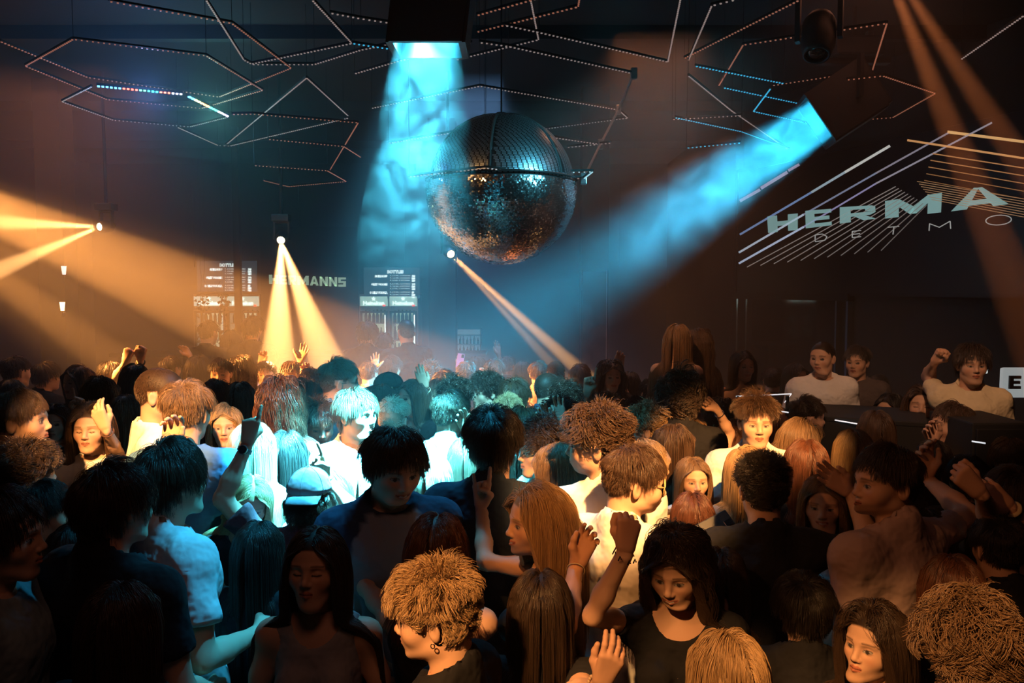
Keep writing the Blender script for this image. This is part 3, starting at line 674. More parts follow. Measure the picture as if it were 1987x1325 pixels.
# ================================================================ stage lamps
def frame_of(d):
    z = unit(d); x = unit(np.cross(z, (0,0,1)) if abs(z[2]) < .98 else V(1,0,0)); y = np.cross(z, x); return np.stack([x, y, z], 1)
def moving_head(loc, d, label, lensm, s=1.0):
    """lens centre and pointing direction; hangs from a clamp and pipe"""
    loc = np.array(loc); d = unit(d); e = empty('moving_head_lamp', label, 'stage lamp', loc); R = frame_of(d)
    part('lamp_head', MB().lathe(np.array([(0,-.30),(.075,-.29),(.10,-.24),(.105,-.08),(.085,-.01),(.080,.012),(.068,.012),(.066,.0)])*s, loc, R, 20), M['plastic'], e, True)
    part('lens', MB().lathe(np.array([(0,.010),(.030,.008),(.062,-.004),(.066,-.012)])*s, loc, R, 20), lensm, e, True)
    c = loc-d*.16*s; up = c+V(0,0,.26*s); sx = unit(np.cross(d, (0,0,1)))
    part('yoke', MB().box(c+sx*.125*s+V(0,0,.11*s), (.03*s,.07*s,.30*s), frame_of(V(0,0,1)) if 0 else np.stack([sx, np.cross(V(0,0,1), sx), V(0,0,1)], 1)).box(c-sx*.125*s+V(0,0,.11*s), (.03*s,.07*s,.30*s), np.stack([sx, np.cross(V(0,0,1), sx), V(0,0,1)], 1)).box(up, (.28*s,.08*s,.03*s), np.stack([sx, np.cross(V(0,0,1), sx), V(0,0,1)], 1)), M['plastic'], e)
    part('lamp_base', MB().box(up+V(0,0,.08*s), (.30*s,.26*s,.12*s), bev=.012*s), M['plastic'], e)
    part('drop_pipe', MB().tube(up+V(0,0,.13*s), V(up[0],up[1],ZC), .018, n=8), M['metal'], e)
    return e
lab = {'left':'moving head lamp throwing amber beams to the left', 'bar':'moving head lamp with two amber beams before the bar', 'ball':'moving head lamp with thin amber beams below the mirror ball'}
for nm, loc, beams, colr in LAMPS:
    d = sum(unit(np.array(t_)-np.array(loc)) for t_, _, _ in beams); d = unit(unit(d)*.6+V(0,-.6,0)); moving_head(np.array(loc), d, lab[nm], M['lens'], .62)
moving_head(P(1585,105,5.6), V(-.2,-.4,-.9), 'unlit black moving head lamp at the upper right', M['glass'], 1.1)
def flood_lamp(loc, tgt, label, w, hh, dd):
    loc = np.array(loc); d = unit(np.array(tgt)-loc); e = empty('flood_lamp', label, 'stage lamp', loc); R = frame_of(d); mb = MB(); hood = .15
    # open-fronted black housing around the light
    for s_, (sx_, sy_) in (((1,0),(.03,hh)),((-1,0),(.03,hh)),((0,1),(w,.03)),((0,-1),(w,.03))):
        mb.box(loc+R[:,0]*s_[0]*w/2+R[:,1]*s_[1]*hh/2-d*(dd/2-hood/2), (sx_,sy_,dd+hood), R)
    mb.box(loc-d*dd, (w,hh,.10), R, bev=.02)
    part('housing', mb, M['plastic'], e)
    part('lens_plate', MB().box(loc-d*.05, (w*.9,hh*.9,.02), R), M['blens'], e)
    k = loc-d*dd*.6; part('yoke', MB().box(k+R[:,0]*(w/2+.05)+V(0,0,.12), (.03,.07,.34)).box(k-R[:,0]*(w/2+.05)+V(0,0,.12), (.03,.07,.34)).box(k+V(0,0,.30), (w+.16,.09,.04)), M['metal'], e)
    part('lamp_base', MB().box(k+V(0,0,.40), (w*.9,.30,.16), bev=.02), M['plastic'], e)
    part('drop_pipe', MB().tube(k+V(0,0,.45), V(k[0],k[1],ZC), .02, n=8), M['metal'], e)
    for sx in (-1,1): part('safety_clamp', MB().box(k+V(sx*w*.3,0,.5), (.06,.06,.10), bev=.01), M['steel'], e)
flood_lamp(BF1+unit(BF1-BF1T)*.03, BF1T, 'big black flood lamp above the centre pouring blue light down', .32, .30, .26)
flood_lamp(BF2+unit(BF2-BF2T)*.03, BF2T, 'black flood lamp at the right throwing a blue beam down left', .44, .44, .34)

# ================================================================ stage, booth, speaker and lit sign on the right
stg = empty('stage', 'low black stage on the right that the people beside the booth stand on', 'stage', (3.2,6.6,0))
part('deck', MB().box((2.95,6.05,.37), (3.1,2.4,.06)), M['black'], stg); part('skirt', MB().box((3.05,4.9,.17), (3.3,.04,.34)).box((1.42,6.05,.17), (.04,2.4,.34)), M['black'], stg)
bth = empty('dj_booth', 'black booth front on the right with thin white light lines', 'booth', P(1640,900,5.0)*V(1,1,0))
a = P(1545,800,5.05); b = P(1800,826,4.75); zt = 1.60; c = (a+b)/2; L = np.hypot(*(b-a)[:2]); d = unit(V(*(b-a)[:2],0)); RB = np.stack([d, np.cross(V(0,0,1), d), V(0,0,1)], 1)
part('front_panel', MB().box(V(c[0],c[1],zt/2), (L,.05,zt), RB), M['black'], bth)
part('desk_top', MB().box(V(c[0],c[1],zt+.015)+RB[:,1]*.28, (L,.60,.03), RB, bev=.006), M['black'], bth)
for u in (0,1): part('side_panel', MB().box(V(*(a+(b-a)*u)[:2],zt/2)+RB[:,1]*.28, (.05,.56,zt), RB), M['black'], bth)
def ledline(p0, p1, d0, d1, par, r=.004): part('light_line', MB().tube(P(*p0, d0), P(*p1, d1), r, n=6), M['whitel'], par)
ledline((1620,815),(1668,823),4.93,4.86,bth)
rl = empty('light_rail', 'angular rail of thin white light tubes left of the booth', 'rail', P(1470,768,5.4)*V(1,1,0))
ledline((1428,769),(1536,764),5.4,5.3,rl); ledline((1536,764),(1522,781),5.3,5.3,rl,.0025); ledline((1516,798),(1540,802),5.1,5.08,rl)
for px, dd in ((1432,5.4),(1528,5.3)): q = P(px,768,dd); part('rail_post', MB().tube((q[0],q[1],0), q, .012, n=8), M['metal'], rl)
spk = empty('speaker_cabinet', 'black speaker cabinet at the right edge of the room', 'speaker', P(1940,900,4.3)*V(1,1,0)); q = P(1948,822,4.3)
part('cabinet', MB().box(V(q[0],q[1]+.25,q[2]/2), (.30,.45,q[2]), bev=.01), M['black'], spk); part('grille', MB().box(V(q[0],q[1]+.015,q[2]/2), (.27,.02,q[2]-.06), bev=.004), M['plastic'], spk)
ledline((1886,856),(1912,860),4.2,4.15,spk)
# backlit sign with the dark letter
lx = empty('lit_sign', 'white backlit panel with a dark letter E at the right edge', 'sign', P(1966,742,6.3)); c0 = P(1972,742,6.3)
part('light_panel', MB().box(c0, (.24,.05,.23), bev=.02), mat('light_panel', (.7,.75,.75), .5, emit=(.42,.47,.47), estr=.6), lx)
mb = MB()
for pc in GL['E']: mb.prism([(c0[0]-.075+u*.085, c0[2]-.045+v*.10) for u, v in pc], V(0,c0[1]-.045,0), V(1,0,0), V(0,0,1), V(0,1,0), .02)
part('letter', mb, M['black'], lx); part('stand', MB().tube(c0+V(0,.04,-.1), V(c0[0],c0[1]+.04,.4), .02, n=8), M['metal'], lx)
ex = empty('lit_square_sign', 'small white glowing panel behind the shoulder of the raised-arm dancer', 'sign', P(1908,716,6.4))
part('light_panel', MB().box(P(1908,716,6.4), (.06,.03,.07), bev=.01), mat('light_panel', (.7,.75,.75), .5, emit=(.62,.68,.64), estr=.9), ex); part('bracket', MB().tube(P(1908,722,6.42), P(1908,722,6.42)*V(1,1,0), .012, n=6), M['metal'], ex)

# ================================================================ haze
def haze(name, lo, hi, dens, label):
    hz = bpy.data.materials.new('haze'); hz.use_nodes = True; nt = hz.node_tree; nt.nodes.remove(nt.nodes['Principled BSDF'])
    vs = nt.nodes.new('ShaderNodeVolumeScatter'); vs.inputs['Density'].default_value = dens; vs.inputs['Anisotropy'].default_value = .0; vs.inputs['Color'].default_value = (1,1,1,1)
    nt.links.new(vs.outputs['Volume'], nt.nodes['Material Output'].inputs['Volume']); hz.cycles.homogeneous_volume = True
    o = slab(name, lo, hi, hz); tag(o, label, 'haze', kind='stuff')
haze('haze', (XL+.05,YF+.05,.05), (XR-.05,5.3,ZC-.02), HAZE, 'thin theatrical haze over the near half of the room')
haze('haze', (XL+.05,5.305,.05), (2.9,YB-.05,ZC-.02), HAZE2, 'thicker theatrical haze over the far half of the room')
haze('haze', (2.905,5.305,.05), (5.1,7.2,ZC-.02), HAZE2, 'theatrical haze over the stage corner')
def smoke(name, label, pts, r0, r1, dens, scale, seedz, thr=.52):
    """drifting smoke: a soft-walled body of noise inside a beam"""
    a, b = V(*pts[0]), V(*pts[1]); d = b-a; L = np.linalg.norm(d); R = frame_of(d)
    m = bpy.data.materials.new('smoke'); m.use_nodes = True; n = m.node_tree; n.nodes.remove(n.nodes['Principled BSDF'])
    s = n.nodes.new('ShaderNodeVolumeScatter'); s.inputs['Color'].default_value = (1,1,1,1)
    tc = n.nodes.new('ShaderNodeTexCoord'); nz = n.nodes.new('ShaderNodeTexNoise'); nz.inputs['Scale'].default_value = scale; nz.inputs['Detail'].default_value = 4; nz.inputs['Roughness'].default_value = .6; nz.inputs['Distortion'].default_value = 1.2
    mp_ = n.nodes.new('ShaderNodeMapping'); mp_.inputs['Location'].default_value = (seedz,seedz*.7,0)
    n.links.new(tc.outputs['Object'], mp_.inputs['Vector']); n.links.new(mp_.outputs['Vector'], nz.inputs['Vector'])
    mr = n.nodes.new('ShaderNodeMapRange'); mr.inputs['From Min'].default_value = thr; mr.inputs['From Max'].default_value = thr+.16; mr.inputs['To Max'].default_value = dens
    n.links.new(nz.outputs['Fac'], mr.inputs['Value']); 
    sep = n.nodes.new('ShaderNodeSeparateXYZ'); n.links.new(tc.outputs['Object'], sep.inputs['Vector'])
    fl = n.nodes.new('ShaderNodeMapRange'); fl.inputs['From Min'].default_value = L; fl.inputs['From Max'].default_value = L*.45; n.links.new(sep.outputs['Z'], fl.inputs['Value'])
    ml = n.nodes.new('ShaderNodeMath'); ml.operation = 'MULTIPLY'; n.links.new(mr.outputs['Result'], ml.inputs[0]); n.links.new(fl.outputs['Result'], ml.inputs[1])
    n.links.new(ml.outputs[0], s.inputs['Density']); n.links.new(s.outputs['Volume'], n.nodes['Material Output'].inputs['Volume'])
    mb = MB().tube((0,0,0), (0,0,L), r0, r1, 20); o = mb.build(name, m); o.matrix_world = Matrix(np.vstack([np.hstack([R, a[:,None]]), [0,0,0,1]]).tolist())
    tag(o, label, 'smoke', kind='stuff'); return o
if SMOKE:
    dd = unit(BF1T-BF1); smoke('smoke_plume', 'curling smoke lit blue under the centre flood lamp', (BF1+dd*.03, BF1+dd*1.15), .16, .32, .013, 5.5, 3.1, .47)
    dd = unit(BF2T-BF2); smoke('smoke_cloud', 'cloud of smoke lit blue before the right flood lamp', (BF2+dd*.03, BF2+dd*2.3), .26, .50, .30, 3.4, 8.4, .44)
# ---------------------------------------------------------------- heads
EYEX = .031
def head_field(sex, h, smile, shut):
    F = Field((-.105,-.135,-.15), (.105,.125,.14), h)
    m = sex == 'm'
    jw = 1.0 if m else .90
    F.ell((0,.014,.036), (.076,.096,.089), .02)
    F.ell((0,-.030,.030), (.066,.060,.070), .03)
    F.ell((0,-.034,-.030), (.060*(.98 if m else .95),.060,.078), .03)
    F.cap((-.040*jw,.000,-.062), (-.020*jw,-.066,-.094), .021, .017, .025)
    F.cap((.040*jw,.000,-.062), (.020*jw,-.066,-.094), .021, .017, .025)
    F.ell((0,-.074,-.097), (.020 if m else .016,.015,.015), .02)
    F.ell((0,-.074,-.056), (.027,.021,.024), .02)            # the muzzle under the lips
    for s in (-1,1):
        F.ell((s*.040,-.056,-.024-(-.004 if smile else 0)), (.022,.020,.020), .03)
        F.cap((s*.010,-.089,.024), (s*.044,-.074,.022), .0085 if m else .006, .007, .014)
        F.ell((s*.033,-.099,.002), (.019,.017,.014), .014, 's')
        F.ell((s*EYEX,-.0745,.002), (.0140,.0135,.0125), .004)
        F.cap((s*.016,-.0865,.000), (s*.047,-.078,.0005), .0022, .0018, .003)  # lid line
    F.cap((0,-.087,.018), (0,-.104,-.020), .0065, .0085, .012)
    F.ell((0,-.1055,-.026), (.0105,.0105,.0095), .008)
    for s in (-1,1):
        F.ell((s*.0115,-.098,-.031), (.0070,.0085,.0065), .006)
        F.ell((s*.0060,-.1035,-.0375), (.0032,.0040,.0030), .003, 's')
    up = .007 if smile else 0.
    wd = .026 if smile else .021
    for s in (-1,1):
        F.cap((0,-.0965,-.0535), (s*wd,-.086,-.058+up), .0050, .0022, .005)
        F.cap((0,-.0955,-.0640), (s*wd,-.085,-.060+up), .0060, .0022, .005)
    for s in (-1,1):
        F.cap((0,-.105,-.0588), (s*(wd-.002),-.091,-.0592+up), .0016, .0010, .003, 's')
        if smile: F.cap((0,-.1055,-.0588), (s*.016,-.0965,-.0585+up*.5), .0026, .0014, .003, 's')
        R = roty(s*.12) @ rotz(-s*.35)
        F.ell((s*.0785,.014,-.006), (.0075,.0175,.031), .006, 'u', R)
        F.ell((s*.086,.010,-.003), (.0055,.0095,.017), .006, 's', R)
    F.cap((0,.030,-.030), (0,.038,-.22), .055 if m else .046, .060 if m else .047, .03)
    if m: F.ell((0,-.018,-.125), (.010,.012,.014), .015)
    return F

HLX = [-.11,-.075,-.045,-.020,.000,.035,.060,.11]
HLZ = [.078,.070,.045,.012,.016,-.015,-.035,-.060]
def scalp(v):
    """how far a place on the head lies inside the hair line"""
    y = v[:,1]; z = v[:,2]
    hl = np.interp(y, HLX, HLZ)
    hl = hl-np.where(y < -.05, (np.abs(v[:,0])/.06)**2*.014, 0)
    ear = (np.abs(v[:,0]) > .068)&(np.abs(y-.014) < .022)&(z < .03)
    return np.where(ear, -.02, z-hl)
_heads = {}
def head_proto(sex, h, smile, shut):
    key = (sex, h, smile, shut)
    if key in _heads: return _heads[key]
    v, q = head_field(sex, h, smile, shut).skin()
    v = v.astype(float)
    # colour masks
    ax = np.abs(v[:,0]); y = v[:,1]; z = v[:,2]
    inhair = np.clip(scalp(v)/.006+.5, 0, 1)
    up = .007 if smile else 0.; wd = .026 if smile else .021
    lipz = -.0588+up*(ax/wd)**1.5
    lips = ((np.abs(z-lipz) < .0105*np.sqrt(np.clip(1-(ax/(wd+.001))**2, 0, 1))+.0004)&(y < -.078)&(ax < wd)).astype(float)
    slit = ((np.abs(z-lipz) < .0016)&(ax < wd-.001)&(y < -.07)).astype(float)
    teeth = (smile)*((np.abs(z-lipz) < .0028)&(ax < .013)&(y < -.07)).astype(float)
    bz = .0265-.10*np.maximum(ax-.030, 0)+.04*np.minimum(ax-.03, 0)
    brow = np.clip(1.3-np.abs(z-bz)/(.0040 if sex == 'm' else .0030), 0, 1)*((ax > .014)&(ax < .052)&(y < -.05))
    ez = .001+.06*(ax-EYEX)
    op = np.clip(1-((ax-EYEX)/.0150)**2, 0, 1)
    hh = .0056*np.sqrt(op)
    if shut:
        white = np.zeros(len(v)); iris = white; lash = ((np.abs(z-ez+.0035+.12*(.015-np.abs(ax-EYEX))) < .0022)&(op > 0)&(y < -.06)).astype(float)
    else:
        ineye = (np.abs(z-ez) < hh)&(y < -.06)&(op > 0)
        white = ineye.astype(float); iris = (ineye&(np.hypot(ax-EYEX, z-ez) < .0068)).astype(float)
        if h > .0042: iris = white; white = white*0
        lash = ((z-ez > hh-.001)&(z-ez < hh+.0022)&(op > 0)&(y < -.06)).astype(float)
    blush = np.exp(-(((ax-.042)/.016)**2+((z+.028)/.018)**2))*(y < -.03)
    L = bloops(q)[0]
    out = (v, q, dict(hair=inhair, lips=lips, slit=slit, teeth=teeth, brow=brow, white=white, iris=iris, lash=lash, blush=blush), L)
    _heads[key] = out
    return out
def head_colors(masks, skin, hair, lip=None, n=None):
    skin = np.array(skin); hair = np.array(hair)
    lip = skin*np.array([.80,.48,.46]) if lip is None else np.array(lip)
    c = np.tile(skin, (len(masks['hair']),1))
    def over(c, w, col): return c*(1-w[:,None])+np.array(col)*w[:,None]
    c = over(c, masks['blush']*.35, skin*np.array([1.0,.66,.60]))
    c = over(c, masks['lips'], lip); c = over(c, masks['slit']*.85, (.05,.015,.012)); c = over(c, masks['teeth'], (.50,.46,.42))
    c = over(c, masks['brow']*.75, np.minimum(hair, .25)*.7)
    c = over(c, masks['white'], (.36,.33,.31)); c = over(c, masks['iris'], (.05,.04,.035)); c = over(c, masks['lash']*.9, (.02,.014,.012))
    c = over(c, masks['hair'], hair*.55)
    return c

# ---------------------------------------------------------------- hands
HP = {  # curl (mcp, pip, dip) in degrees for index, middle, ring, pinky; spread; thumb
 'open':   ([(6,10,6),(4,8,6),(6,10,6),(10,14,8)], 1.0, 'out'),
 'flat':   ([(8,8,5),(6,8,5),(8,8,5),(10,10,6)], .35, 'side'),
 'relax':  ([(22,28,16),(28,34,20),(34,38,22),(40,42,24)], .5, 'side'),
 'fist':   ([(80,95,60),(82,98,60),(84,98,60),(84,96,60)], .0, 'in'),
 'loose':  ([(62,60,30),(66,66,34),(70,70,36),(72,70,36)], .1, 'side'),
 'point':  ([(4,6,4),(80,95,55),(84,98,55),(86,96,55)], .1, 'in'),
 'horns':  ([(8,8,6),(80,95,55),(82,95,55),(12,14,10)], .5, 'in'),
 'two':    ([(4,6,4),(60,60,40),(70,80,50),(74,80,50)], .5, 'out'),
 'pinch':  ([(48,52,30),(14,18,10),(8,14,8),(4,10,6)], 1.0, 'pinch'),
}
_hands = {}
def hand_proto(pose, h):
    key = (pose, h)
    if key in _hands: return _hands[key]
    curls, spread, th = HP[pose]
    F = Field((-.075,-.11,-.006), (.105,.045,.205), h)
    kx = [.029,.0095,-.0100,-.0280]; kz = [.090,.094,.089,.081]; ln = [.072,.080,.074,.058]; rr = [.0090,.0092,.0088,.0078]
    F.ell((0,0,-.01), (.026,.0185,.05), .01)
    for i in range(4):
        a = V(kx[i]*.55,0,.012); b = V(kx[i],.001,kz[i]); F.cap(a, b, .0155, .0118, .014)
        p = b; c = 0; sp = math.radians([9,2,-5,-13][i]*spread)
        for j, fr in enumerate((.45,.30,.25)):
            c += math.radians(curls[i][j])
            dv = V(math.sin(sp)*math.cos(c), -math.sin(c), math.cos(sp)*math.cos(c)); q = p+unit(dv)*ln[i]*fr
            F.cap(p, q, rr[i]*(1.05-.09*j), rr[i]*(.98-.09*j), .0035); p = q
    T = {'out': [(.020,-.006,.020),(.046,-.014,.046),(.068,-.018,.068),(.086,-.018,.088)],
         'side': [(.018,-.008,.022),(.040,-.020,.050),(.046,-.026,.078),(.046,-.028,.102)],
         'in': [(.018,-.008,.022),(.036,-.030,.050),(.022,-.046,.072),(-.002,-.052,.078)],
         'pinch': [(.018,-.008,.022),(.042,-.026,.046),(.044,-.050,.070),(.034,-.066,.086)]}[th]
    T = [V(*t) for t in T]
    for j, r in enumerate((.0165,.0120,.0100)): F.cap(T[j], T[j+1], r, r*.86, .008)
    v, q = F.skin()
    L = bloops(q)[0]
    _hands[key] = (v.astype(float), q, L)
    return _hands[key]

# ---------------------------------------------------------------- bodies (standing height 1.75 before scaling)
def joints(sex):
    m = sex == 'm'
    return dict(sh=.178 if m else .158, neck=V(0,.028,1.49), head=V(0,-.012,1.628), ra=.047 if m else .037, shz=1.425 if m else 1.420)
def torso(F, sex, g, bust=True):
    m = sex == 'm'; J = joints(sex); s = J['sh']; k = .045
    F.ell((0,.012,1.29), ((.150 if m else .134)+g, (.104 if m else .094)+g, .20+g), k)
    F.ell((0,.0,1.08), ((.140 if m else .118)+g, (.100 if m else .088)+g, .19+g), .06)
    F.ell((0,.005,.93), ((.160 if m else .168)+g, (.112 if m else .115)+g, .14+g), .06)
    for q in (-1,1):
        F.cap((q*.02,.030,1.475), (q*(s-.02),.012,J['shz']-.005), (.040 if m else .030)+g*.8, (.045 if m else .036)+g*.9, .035)
        F.cap((q*.05,.06,1.36), (q*(s-.06),.045,1.36), .05+g, .045+g, .04)
        if not m and bust: F.ell((q*.062,-.082,1.285), (.055+g,.048+g,.052+g), .03)
        if m: F.ell((q*.065,-.045,1.33), (.085+g,.050+g,.08+g), .05)
def body_arms(F, A, ra, g, k=.02, flip=None):
    for (S, E, W) in A:
        F.ell(S, (ra+.004+g*.8,)*3, .05)
        F.cap(S, S+(E-S)*.55, ra+g, ra*.98+g, .03); F.cap(S+(E-S)*.5, E, ra*.96+g, ra*.80+g, k)
        F.cap(E, E+(W-E)*.35, ra*.80+g, ra*.86+g, k); F.cap(E+(W-E)*.33, W, ra*.86+g, .0255+g, k)

def make_body(sex, lod, A, hands, hrot, skin, hair, smile, shut, lip=None, res=None):
    """A: list of (S,E,W) in body space; hands: list of None or (dir, palm normal, pose, is_left)"""
    J = joints(sex); h = res['body']; hh = res['head']
    pts = np.array([p for a in A for p in a]+[V(0,0,1.56), V(-.2,-.16,1.0), V(.2,.16,1.0)])
    F = Field(np.minimum(pts.min(0)-.07, [-.2,-.16,.86]), pts.max(0)+.07, h)
    torso(F, sex, 0.); m = sex == 'm'
    F.cap((0,.034,1.40), (0,.030,1.545), .064 if m else .052, .057 if m else .047, .035)
    body_arms(F, A, J['ra'], 0.)
    for a, hd in zip(A, hands):
        if hd is not None: F.cap(a[2], a[2]+hd[0]*.03, .0250, .0240, .01)
    v, q = F.skin(); v = v.astype(float)
    V_ = [v]; Fq = []; tri = []; cols = [np.tile(np.array(skin), (len(v),1))]
    kill = np.zeros(len(v), bool)
    zc = 1.498
    kill |= (v[:,2] > zc)&(np.hypot(v[:,0], v[:,1]-.03) < .085)
    for a, hd in zip(A, hands):
        if hd is None: continue
        p = v-a[2]; kill |= ((p@hd[0]) > .002)&(np.linalg.norm(p, axis=1) < .085)
    # skin that the clothes hide for good is left out below the chest
    dist = np.full(len(v), 9.)
    for a in A:
        for p0, p1 in ((a[0], a[1]), (a[1], a[2])):
            t = np.clip(((v-p0)@(p1-p0))/((p1-p0)@(p1-p0)), 0, 1); dist = np.minimum(dist, np.linalg.norm(v-p0-t[:,None]*(p1-p0), axis=1))
    if res.get('cut'): kill |= (v[:,2] < res['cut'])&(dist > .085)
    q = q[~kill[q].any(1)]
    loops = bloops(q); Fq.append(q)
    def best(c):
        return min([l for l in loops if len(l) > 5], key=lambda l: np.linalg.norm(v[l].mean(0)-c))
    # head
    hv, hq, masks, hl = head_proto(sex, hh, smile, shut); hv = hv.copy()
    w = np.clip((hv[:,2]+.145)/.10, 0, 1); w = w*w*(3-2*w)
    piv = V(0,.022,-.085); yaw, pit, rol = hrot; P = hv-piv
    def rz(P, a): c, s = np.cos(a), np.sin(a); return np.stack([P[:,0]*c-P[:,1]*s, P[:,0]*s+P[:,1]*c, P[:,2]], 1)
    def rx(P, a): c, s = np.cos(a), np.sin(a); return np.stack([P[:,0], P[:,1]*c-P[:,2]*s, P[:,1]*s+P[:,2]*c], 1)
    def ry(P, a): c, s = np.cos(a), np.sin(a); return np.stack([P[:,0]*c+P[:,2]*s, P[:,1], -P[:,0]*s+P[:,2]*c], 1)
    P = rz(ry(rx(P, pit*w), rol*w), yaw*w)
    hv = P+piv+J['head']; base = len(v)
    n = base; V_.append(hv); Fq.append(hq+n); cols.append(head_colors(masks, skin, hair, lip)); n += len(hv)
    c = V(0,.034,zc)
    for t in zipper(v, best(c), hv, hl, c, V(1,0,0), V(0,1,0)): tri.append([i if k == 'a' else i+base for k, i in t])
    # hands
    for a, hd in zip(A, hands):
        if hd is None: continue
        dirv, pn, pose, left, given = hd
        pv, pq, pl = hand_proto(pose, res['hand'] if given else .0085); pv = pv.copy()
        sc = 1.0 if m else .92; pv *= sc
        if left: pv[:,0] *= -1; pq = pq[:, ::-1]
        Z = unit(dirv); N = unit(pn-Z*np.dot(pn, Z)); Y = -N; X = np.cross(Y, Z)
        pv = a[2]+np.outer(pv[:,0], X)+np.outer(pv[:,1], Y)+np.outer(pv[:,2]+.012, Z)
        V_.append(pv); Fq.append(pq+n); cols.append(np.tile(np.array(skin)*np.array([1.,.96,.95]), (len(pv),1)))
        for t in zipper(v, best(a[2]), pv, pl, a[2], X, Y): tri.append([i if k == 'a' else i+n for k, i in t])
        n += len(pv)
    vv = np.vstack(V_); qq = np.concatenate(Fq); tt = np.array(tri, dtype=np.int32)
    used = np.zeros(len(vv), bool); used[qq.ravel()] = True; used[tt.ravel()] = True
    mp = np.cumsum(used)-1
    return mesh_from('body', vv[used], [mp[qq], mp[tt]], np.vstack(cols)[used])

def make_top(sex, h, A, style, seed):
    """style: dict(sleeve 0..2, neck 'crew'|'v'|'low'|'strap'|'collar', loose, hem)"""
    J = joints(sex); g = style.get('loose', .014); sl = style.get('sleeve', .6)
    nk = style.get('neck', 'crew'); hem = style.get('hem', .86)
    pts = np.array([a[0] for a in A]+[a[1] for a in A]+([a[2] for a in A] if sl > 1 else [])+[V(-.24,-.19,hem), V(.24,.2,1.54)])
    F = Field(np.minimum(pts.min(0)-.09, [-.24,-.19,hem-.03]), pts.max(0)+.09, h)
    torso(F, sex, g); ra = J['ra']
    F.cap((0,.034,1.38), (0,.031,1.50), (.064 if sex == 'm' else .052)+g*1.1, (.060 if sex == 'm' else .050)+g, .04)
    F.ell((0,.0,.95), ((.17 if sex == 'm' else .155)+g,.125+g,.15), .05)
    if sl > 0:
        for (S, E, W) in A:
            F.ell(S, (ra*.95+g*.45,)*3, .08)
            if sl <= 1:
                F.cap(S, S+(E-S)*sl, ra*.96+g*.6, ra*.95+g*1.15, .05)
                F.half(S+(E-S)*sl, E-S, .003, within=S+(E-S)*sl+(E-S)*.3, rad=.14)
            else:
                F.cap(S, E, ra+g*1.1, ra*.85+g*1.2, .03); f = min(1., sl-1)
                F.cap(E, E+(W-E)*f, ra*.88+g, (.034 if f > .9 else ra*.85)+g*.7, .025)
    # folds
    rng = np.random.RandomState(seed)
    X, Y, Z = np.meshgrid(*F.ax, indexing='ij', sparse=True)
    amp = style.get('fold', .0045)
    for i in range(5):
        kx, ky, kz = rng.uniform(-26,26), rng.uniform(-20,20), rng.uniform(-16,16)
        F.d += (amp*.5*np.sin(X*kx+Y*ky+Z*kz+rng.uniform(0,6)+1.5*np.sin(Z*11+X*7+rng.uniform(0,6)))).astype(np.float32)
    # neck opening
    if nk == 'crew': F.ell((0,-.006,1.530), (.082,.082,.066), .006, 's')
    elif nk == 'v': F.ell((0,.005,1.52), (.085,.085,.06), .006, 's'); F.ell((0,-.12,1.42), (.035,.06,.075), .01, 's')
    elif nk == 'collar': F.cap((0,.030,1.44), (0,.026,1.492), .090, .084, .01); F.cap((0,.028,1.50), (0,.014,1.62), .064, .074, .003, 's'); F.ell((0,-.10,1.50), (.028,.06,.06), .01, 's'); F.half((0,.03,1.522), (0,-.25,1), .004, rad=.16)
    elif nk == 'low': F.ell((0,-.055,1.50), (.105,.11,.095), .008, 's')
    elif nk == 'strap':
        F.ell((0,-.03,1.515), (.088,.16,.12), .008, 's')
        for q in (-1,1): F.ell((q*.215,.0,1.44), (.085,.14,.13), .008, 's')
    elif nk == 'tube': F.half((0,0,1.37), (0,0,1), .004, rad=.6)
    if sl == 0 and nk not in ('strap','tube'):
        for q in (-1,1): F.ell((q*(J['sh']+.055),.0,1.42), (.075,.14,.11), .008, 's')
    F.half((0,0,hem), (0,0,-1), .004, rad=.6)
    v, q = F.skin()
    return v, q
_legs = {}
def legs_proto(sex):
    if sex in _legs: return _legs[sex]
    F = Field((-.26,-.2,.05), (.26,.2,1.0), .030); m = sex == 'm'
    F.ell((0,.005,.90), (.168 if m else .172,.118,.10), .05)
    for q in (-1,1):
        F.cap((q*.085,.0,.86), (q*.105,-.01,.50), .090, .066, .04); F.cap((q*.105,-.01,.50), (q*.115,.015,.11), .064, .052, .03)
    F.half((0,0,.085), (0,0,-1), .004, rad=.6)
    v, q = F.skin(); me = mesh_from('trousers', v, q)
    shoes = []
    for s in (-1,1):
        G = Field((s*.118-.07,-.2,-.01), (s*.118+.07,.13,.16), .018)
        G.ell((s*.118,-.05,.035), (.046,.135,.045), .02); G.cap((s*.116,.015,.05), (s*.115,.015,.11), .048, .045, .03)
        G.half((0,0,.002), (0,0,-1), .003, rad=.6)
        vv, qq = G.skin(); shoes.append(mesh_from('shoe', vv, qq))
    _legs[sex] = (me, shoes)
    return _legs[sex]

